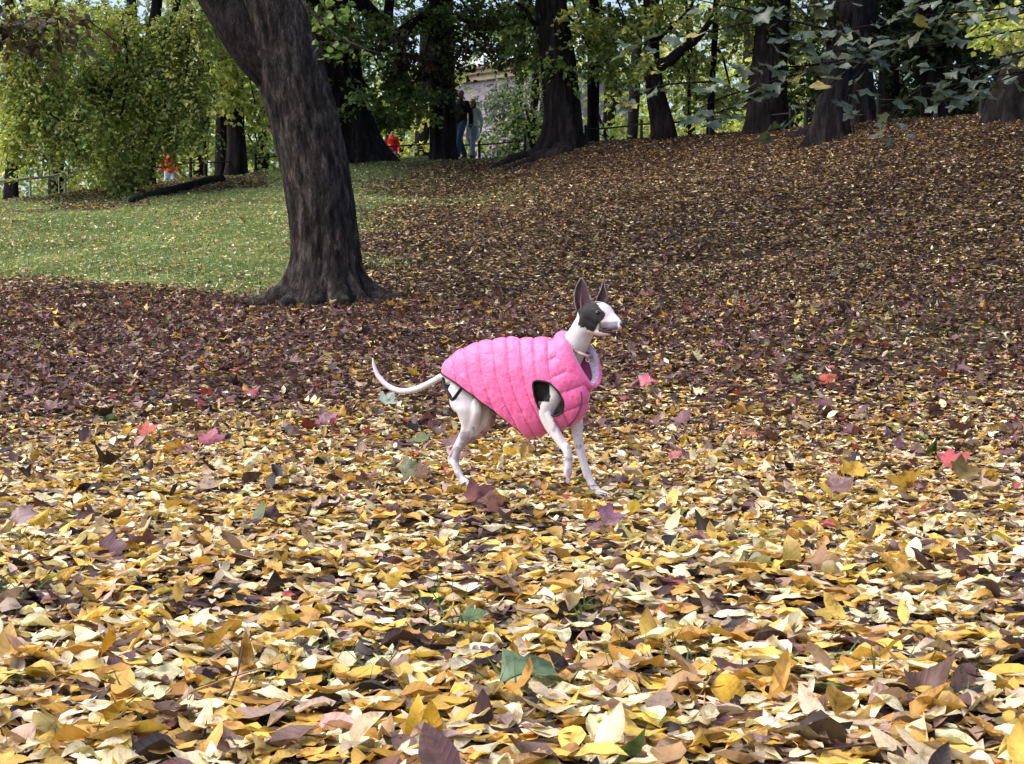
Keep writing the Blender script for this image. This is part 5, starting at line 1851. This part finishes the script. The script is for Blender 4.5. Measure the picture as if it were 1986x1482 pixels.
hero(398, 880, MAP2, .115, (.34, .10, .17), 'upright magenta maple leaf left of the dog beyond the tail', yaw=70, pitch=-50, roll=10, lift=.03)
hero(262, 862, MAP2, .11, (.42, .08, .07), 'red maple leaf left of the magenta one', yaw=10, pitch=-15, roll=25, lift=.04)
hero(335, 892, MAP2, .09, (.38, .16, .22), 'small mauve pink maple leaf between the red and the magenta one', yaw=30, pitch=-10, roll=20, lift=.04)
hero(612, 830, MAP2, .12, (.30, .17, .24), 'mauve maple leaf below the tail of the dog', yaw=10, pitch=-12, roll=28, lift=.04)
hero(660, 822, O4, .09, (.50, .28, .04), 'ochre leaf standing beside the mauve maple leaf', yaw=80, pitch=-60, roll=0, lift=.02, name='fallen_leaf')
hero(742, 806, MAP2, .11, (.36, .46, .42), 'pale blue green leaf standing left of the dog rump', yaw=50, pitch=-35, roll=30, lift=.04)
hero(470, 775, MAP2, .11, (.38, .10, .15), 'crimson maple leaf far left of the tail tip', yaw=5, pitch=-10, roll=28, lift=.04)
hero(1815, 918, MAP2, .13, (.45, .10, .12), 'red maple leaf lying on the right side among cream leaves', yaw=0, pitch=-10, roll=30, lift=.04)
hero(1425, 856, MAP2, .12, (.42, .13, .14), 'faded red maple leaf right of the dog', yaw=5, pitch=-8, roll=25, lift=.04)
hero(1575, 752, MAP2, .15, (.45, .12, .08), 'orange red maple leaf on the right before the slope', yaw=5, pitch=-10, roll=28, lift=.05)
hero(1235, 758, MAP2, .13, (.50, .16, .25), 'bright pink maple leaf just right of the vest', yaw=0, pitch=-8, roll=30, lift=.05)
hero(1290, 902, MAP2, .075, (.48, .15, .20), 'small pink leaf right of the planted front paw', yaw=0, pitch=-12, roll=30, lift=.04)
hero(1602, 982, MAP2, .09, (.28, .18, .20), 'broad grey plum leaf tented on the litter at the right', yaw=10, pitch=-20, roll=50, lift=.04)
hero(1650, 948, MAP2, .10, (.50, .34, .05), 'golden leaf standing right of the grey plum one', yaw=60, pitch=-35, roll=20, lift=.03)
hero(1845, 950, MAP2, .11, (.16, .12, .04), 'mossy brown curled leaf on the right side', yaw=10, pitch=-14, roll=40, lift=.04)
hero(1735, 1405, O4, .085, (.15, .09, .08), 'dark brown curled leaf humped above the litter at lower right', yaw=25, pitch=-10, roll=32, lift=.03, bend=.9, wid=1.15, name='fallen_leaf')
hero(1535, 1125, O4, .085, (.42, .33, .10), 'olive yellow leaf standing upright beside a dark curl', yaw=85, pitch=-75, roll=10, lift=.01, name='fallen_leaf')
hero(1560, 1135, MAP2, .08, (.30, .19, .11), 'rolled brown leaf behind the olive upright leaf', yaw=0, pitch=-6, roll=55, lift=.04, bend=.8)
hero(180, 1322, O4, .082, (.50, .27, .03), 'glossy amber leaf standing tilted at lower left', yaw=-40, pitch=-52, roll=40, lift=.015, name='fallen_leaf', wid=1.35)
hero(230, 1310, O4, .085, (.60, .36, .05), 'golden leaf leaning on the glossy amber one', yaw=-35, pitch=-45, roll=35, lift=.015, name='fallen_leaf', wid=1.1)
hero(12, 1320, O4, .075, (.62, .44, .16), 'tan leaf standing upright at the left edge', yaw=80, pitch=-78, roll=10, lift=.01, name='fallen_leaf')
hero(478, 1352, O4, .08, (.45, .28, .08), 'narrow brown yellow leaf standing upright left of the green tuft', yaw=95, pitch=-80, roll=0, lift=.01, name='fallen_leaf', wid=.6)
hero(808, 1486, O4, .075, (.62, .42, .04), 'left one of two upright golden blades at the bottom edge', yaw=82, pitch=-84, roll=8, lift=.005, name='fallen_leaf', wid=.8)
hero(838, 1486, O4, .072, (.60, .38, .04), 'right one of two upright golden blades at the bottom edge', yaw=100, pitch=-82, roll=-6, lift=.005, name='fallen_leaf', wid=.8)
hero(935, 1440, O4, .055, (.12, .07, .08), 'small dark upright leaf below the green maple leaf', yaw=85, pitch=-75, roll=30, lift=.01, name='fallen_leaf', wid=1.1)
hero(1500, 1395, O4, .085, (.55, .35, .08), 'thin curled yellow leaf standing left of the dark humped leaf', yaw=50, pitch=-60, roll=10, lift=.01, name='fallen_leaf', wid=.6)
hero(1425, 1412, O4, .06, (.62, .40, .04), 'round golden leaf tilted toward the camera at lower right', yaw=100, pitch=-40, roll=0, lift=.03, name='fallen_leaf', wid=1.7)
hero(1325, 880, O4, .07, (.66, .44, .04), 'yellow leaf standing upright right of the dog', yaw=85, pitch=-75, roll=20, lift=.01, name='fallen_leaf', wid=1.1)
hero(1355, 884, O4, .065, (.64, .42, .05), 'yellow leaf leaning beside the upright yellow one right of the dog', yaw=60, pitch=-50, roll=20, lift=.01, name='fallen_leaf', wid=1.2)
hero(55, 1046, O4, .07, (.66, .42, .04), 'orange yellow leaf tilted up beside the grey mauve leaf', yaw=60, pitch=-25, roll=40, lift=.03, name='fallen_leaf', wid=1.4)
for (hu, hv, hc_, hl, hy) in ((905, 958, (.62, .44, .11), 'yellow leaf overlapping the planted rear paw of the dog', 20), (922, 956, (.38, .29, .24), 'tan leaf curling against the toes of the rear paw', 160),
                              (1160, 974, (.80, .72, .5), 'cream leaf in front of the planted front paw', 10), (1182, 972, (.60, .40, .09), 'golden leaf touching the toes of the planted front paw', 150),
                              (1145, 968, (.14, .08, .06), 'brown leaf tucked behind the planted front paw', 80)):
    hero(hu, hv, O4, .062, hc_, hl, yaw=hy, pitch=-12, roll=22, lift=.035, name='fallen_leaf')
hero(890, 1255, MAP2, .05, (.08, .15, .06), 'tiny dark green leaf pair in the centre foreground', yaw=10, pitch=-15, roll=25, lift=.04)
hero(980, 1180, O4, .075, (.10, .075, .06), 'dark arched leaf curling up in the centre foreground', yaw=70, pitch=-30, roll=80, lift=.02, name='fallen_leaf', bend=1.4)

# nearest ordinary leaves, one object each; alike ones share meshes
grp = [('yellow', (.64, .45, .10), 'plain yellow oval leaf lying in the nearest litter'), ('cream', (.80, .71, .48), 'pale cream underside of an oval leaf lying in the nearest litter'),
       ('ochre', (.50, .28, .05), 'ochre brown oval leaf lying in the nearest litter'), ('tan', (.44, .29, .15), 'dull tan oval leaf lying in the nearest litter'),
       ('brown', (.14, .07, .04), 'dark brown oval leaf lying in the nearest litter')]
cn_ = ['yellow', 'pale cream', 'ochre', 'dull tan', 'dark brown']
lm = []
for q in range(12):
    mb = MB()
    leaves(mb, O4, np.zeros((1, 3)), np.ones(1), np.zeros(1), np.zeros(1), np.zeros(1), np.array([[.95, .95, .95]]), bend=.35, cup=.45)
    mb.loft(crom([(0, 0, 0), (-.1, .02, .02), (-.25, -.02, .06)], 4), .010, seg=3, caps=False, D=(.1, 1, .1), C=(.8, .7, .5))
    me = mb.mesh('fallen_leaf')
    me.materials.append(M_leaf)
    lm.append(me)
P = scatter(900, 1.45, 2.35, 0.0)[:258]
for p in P:
    k = int(np.searchsorted(np.cumsum([.34, .30, .14, .14, .08]), rng.random()))
    k = min(k, 4)
    o = bpy.data.objects.new('fallen_leaf', lm[int(rng.integers(12))])
    col.objects.link(o)
    o.location = (float(p[0]), float(p[1]), float(p[2]) + .026 + .014 * rng.random())
    w_ = rng.random() < .07
    o.rotation_euler = (rng.normal(0, R(8)), -rng.uniform(.3, 1.1) if w_ else rng.normal(0, R(6)), rng.uniform(0, 6.28))
    s_ = rng.uniform(.045, .076)
    o.scale = (s_, s_ * rng.uniform(.8, 1.35), s_)
    c_ = np.clip(np.array(grp[k][1]) * rng.lognormal(0, .15), .01, .9)
    o.color = (*[float(x) for x in c_], 1)
    uu_, vv_ = proj(p)
    wd_ = o.scale[1] / s_
    shape = 'narrow' if wd_ < .95 else ('broad' if wd_ > 1.18 else 'oval')
    sz_ = 'small ' if s_ < .053 else ('large ' if s_ > .069 else '')
    pose = 'standing up' if w_ and abs(o.rotation_euler[1]) > .7 else ('tilted up' if w_ else 'lying flat')
    hz = ['at the far left', 'left of centre', 'in the middle', 'right of centre', 'at the far right'][int(np.clip(uu_ / 1986 * 5, 0, 4))]
    vt = 'along the bottom edge' if vv_ > 1380 else ('in the second row up' if vv_ > 1260 else 'well above the bottom edge')
    tag(o, f"{sz_}{shape} {cn_[k]} leaf {pose} {vt} {hz}", 'leaf', grp[k][0] + ' leaves nearest the camera')
print('tris', sum(len(m.loops) - 2 * len(m.polygons) for m in bpy.data.meshes))
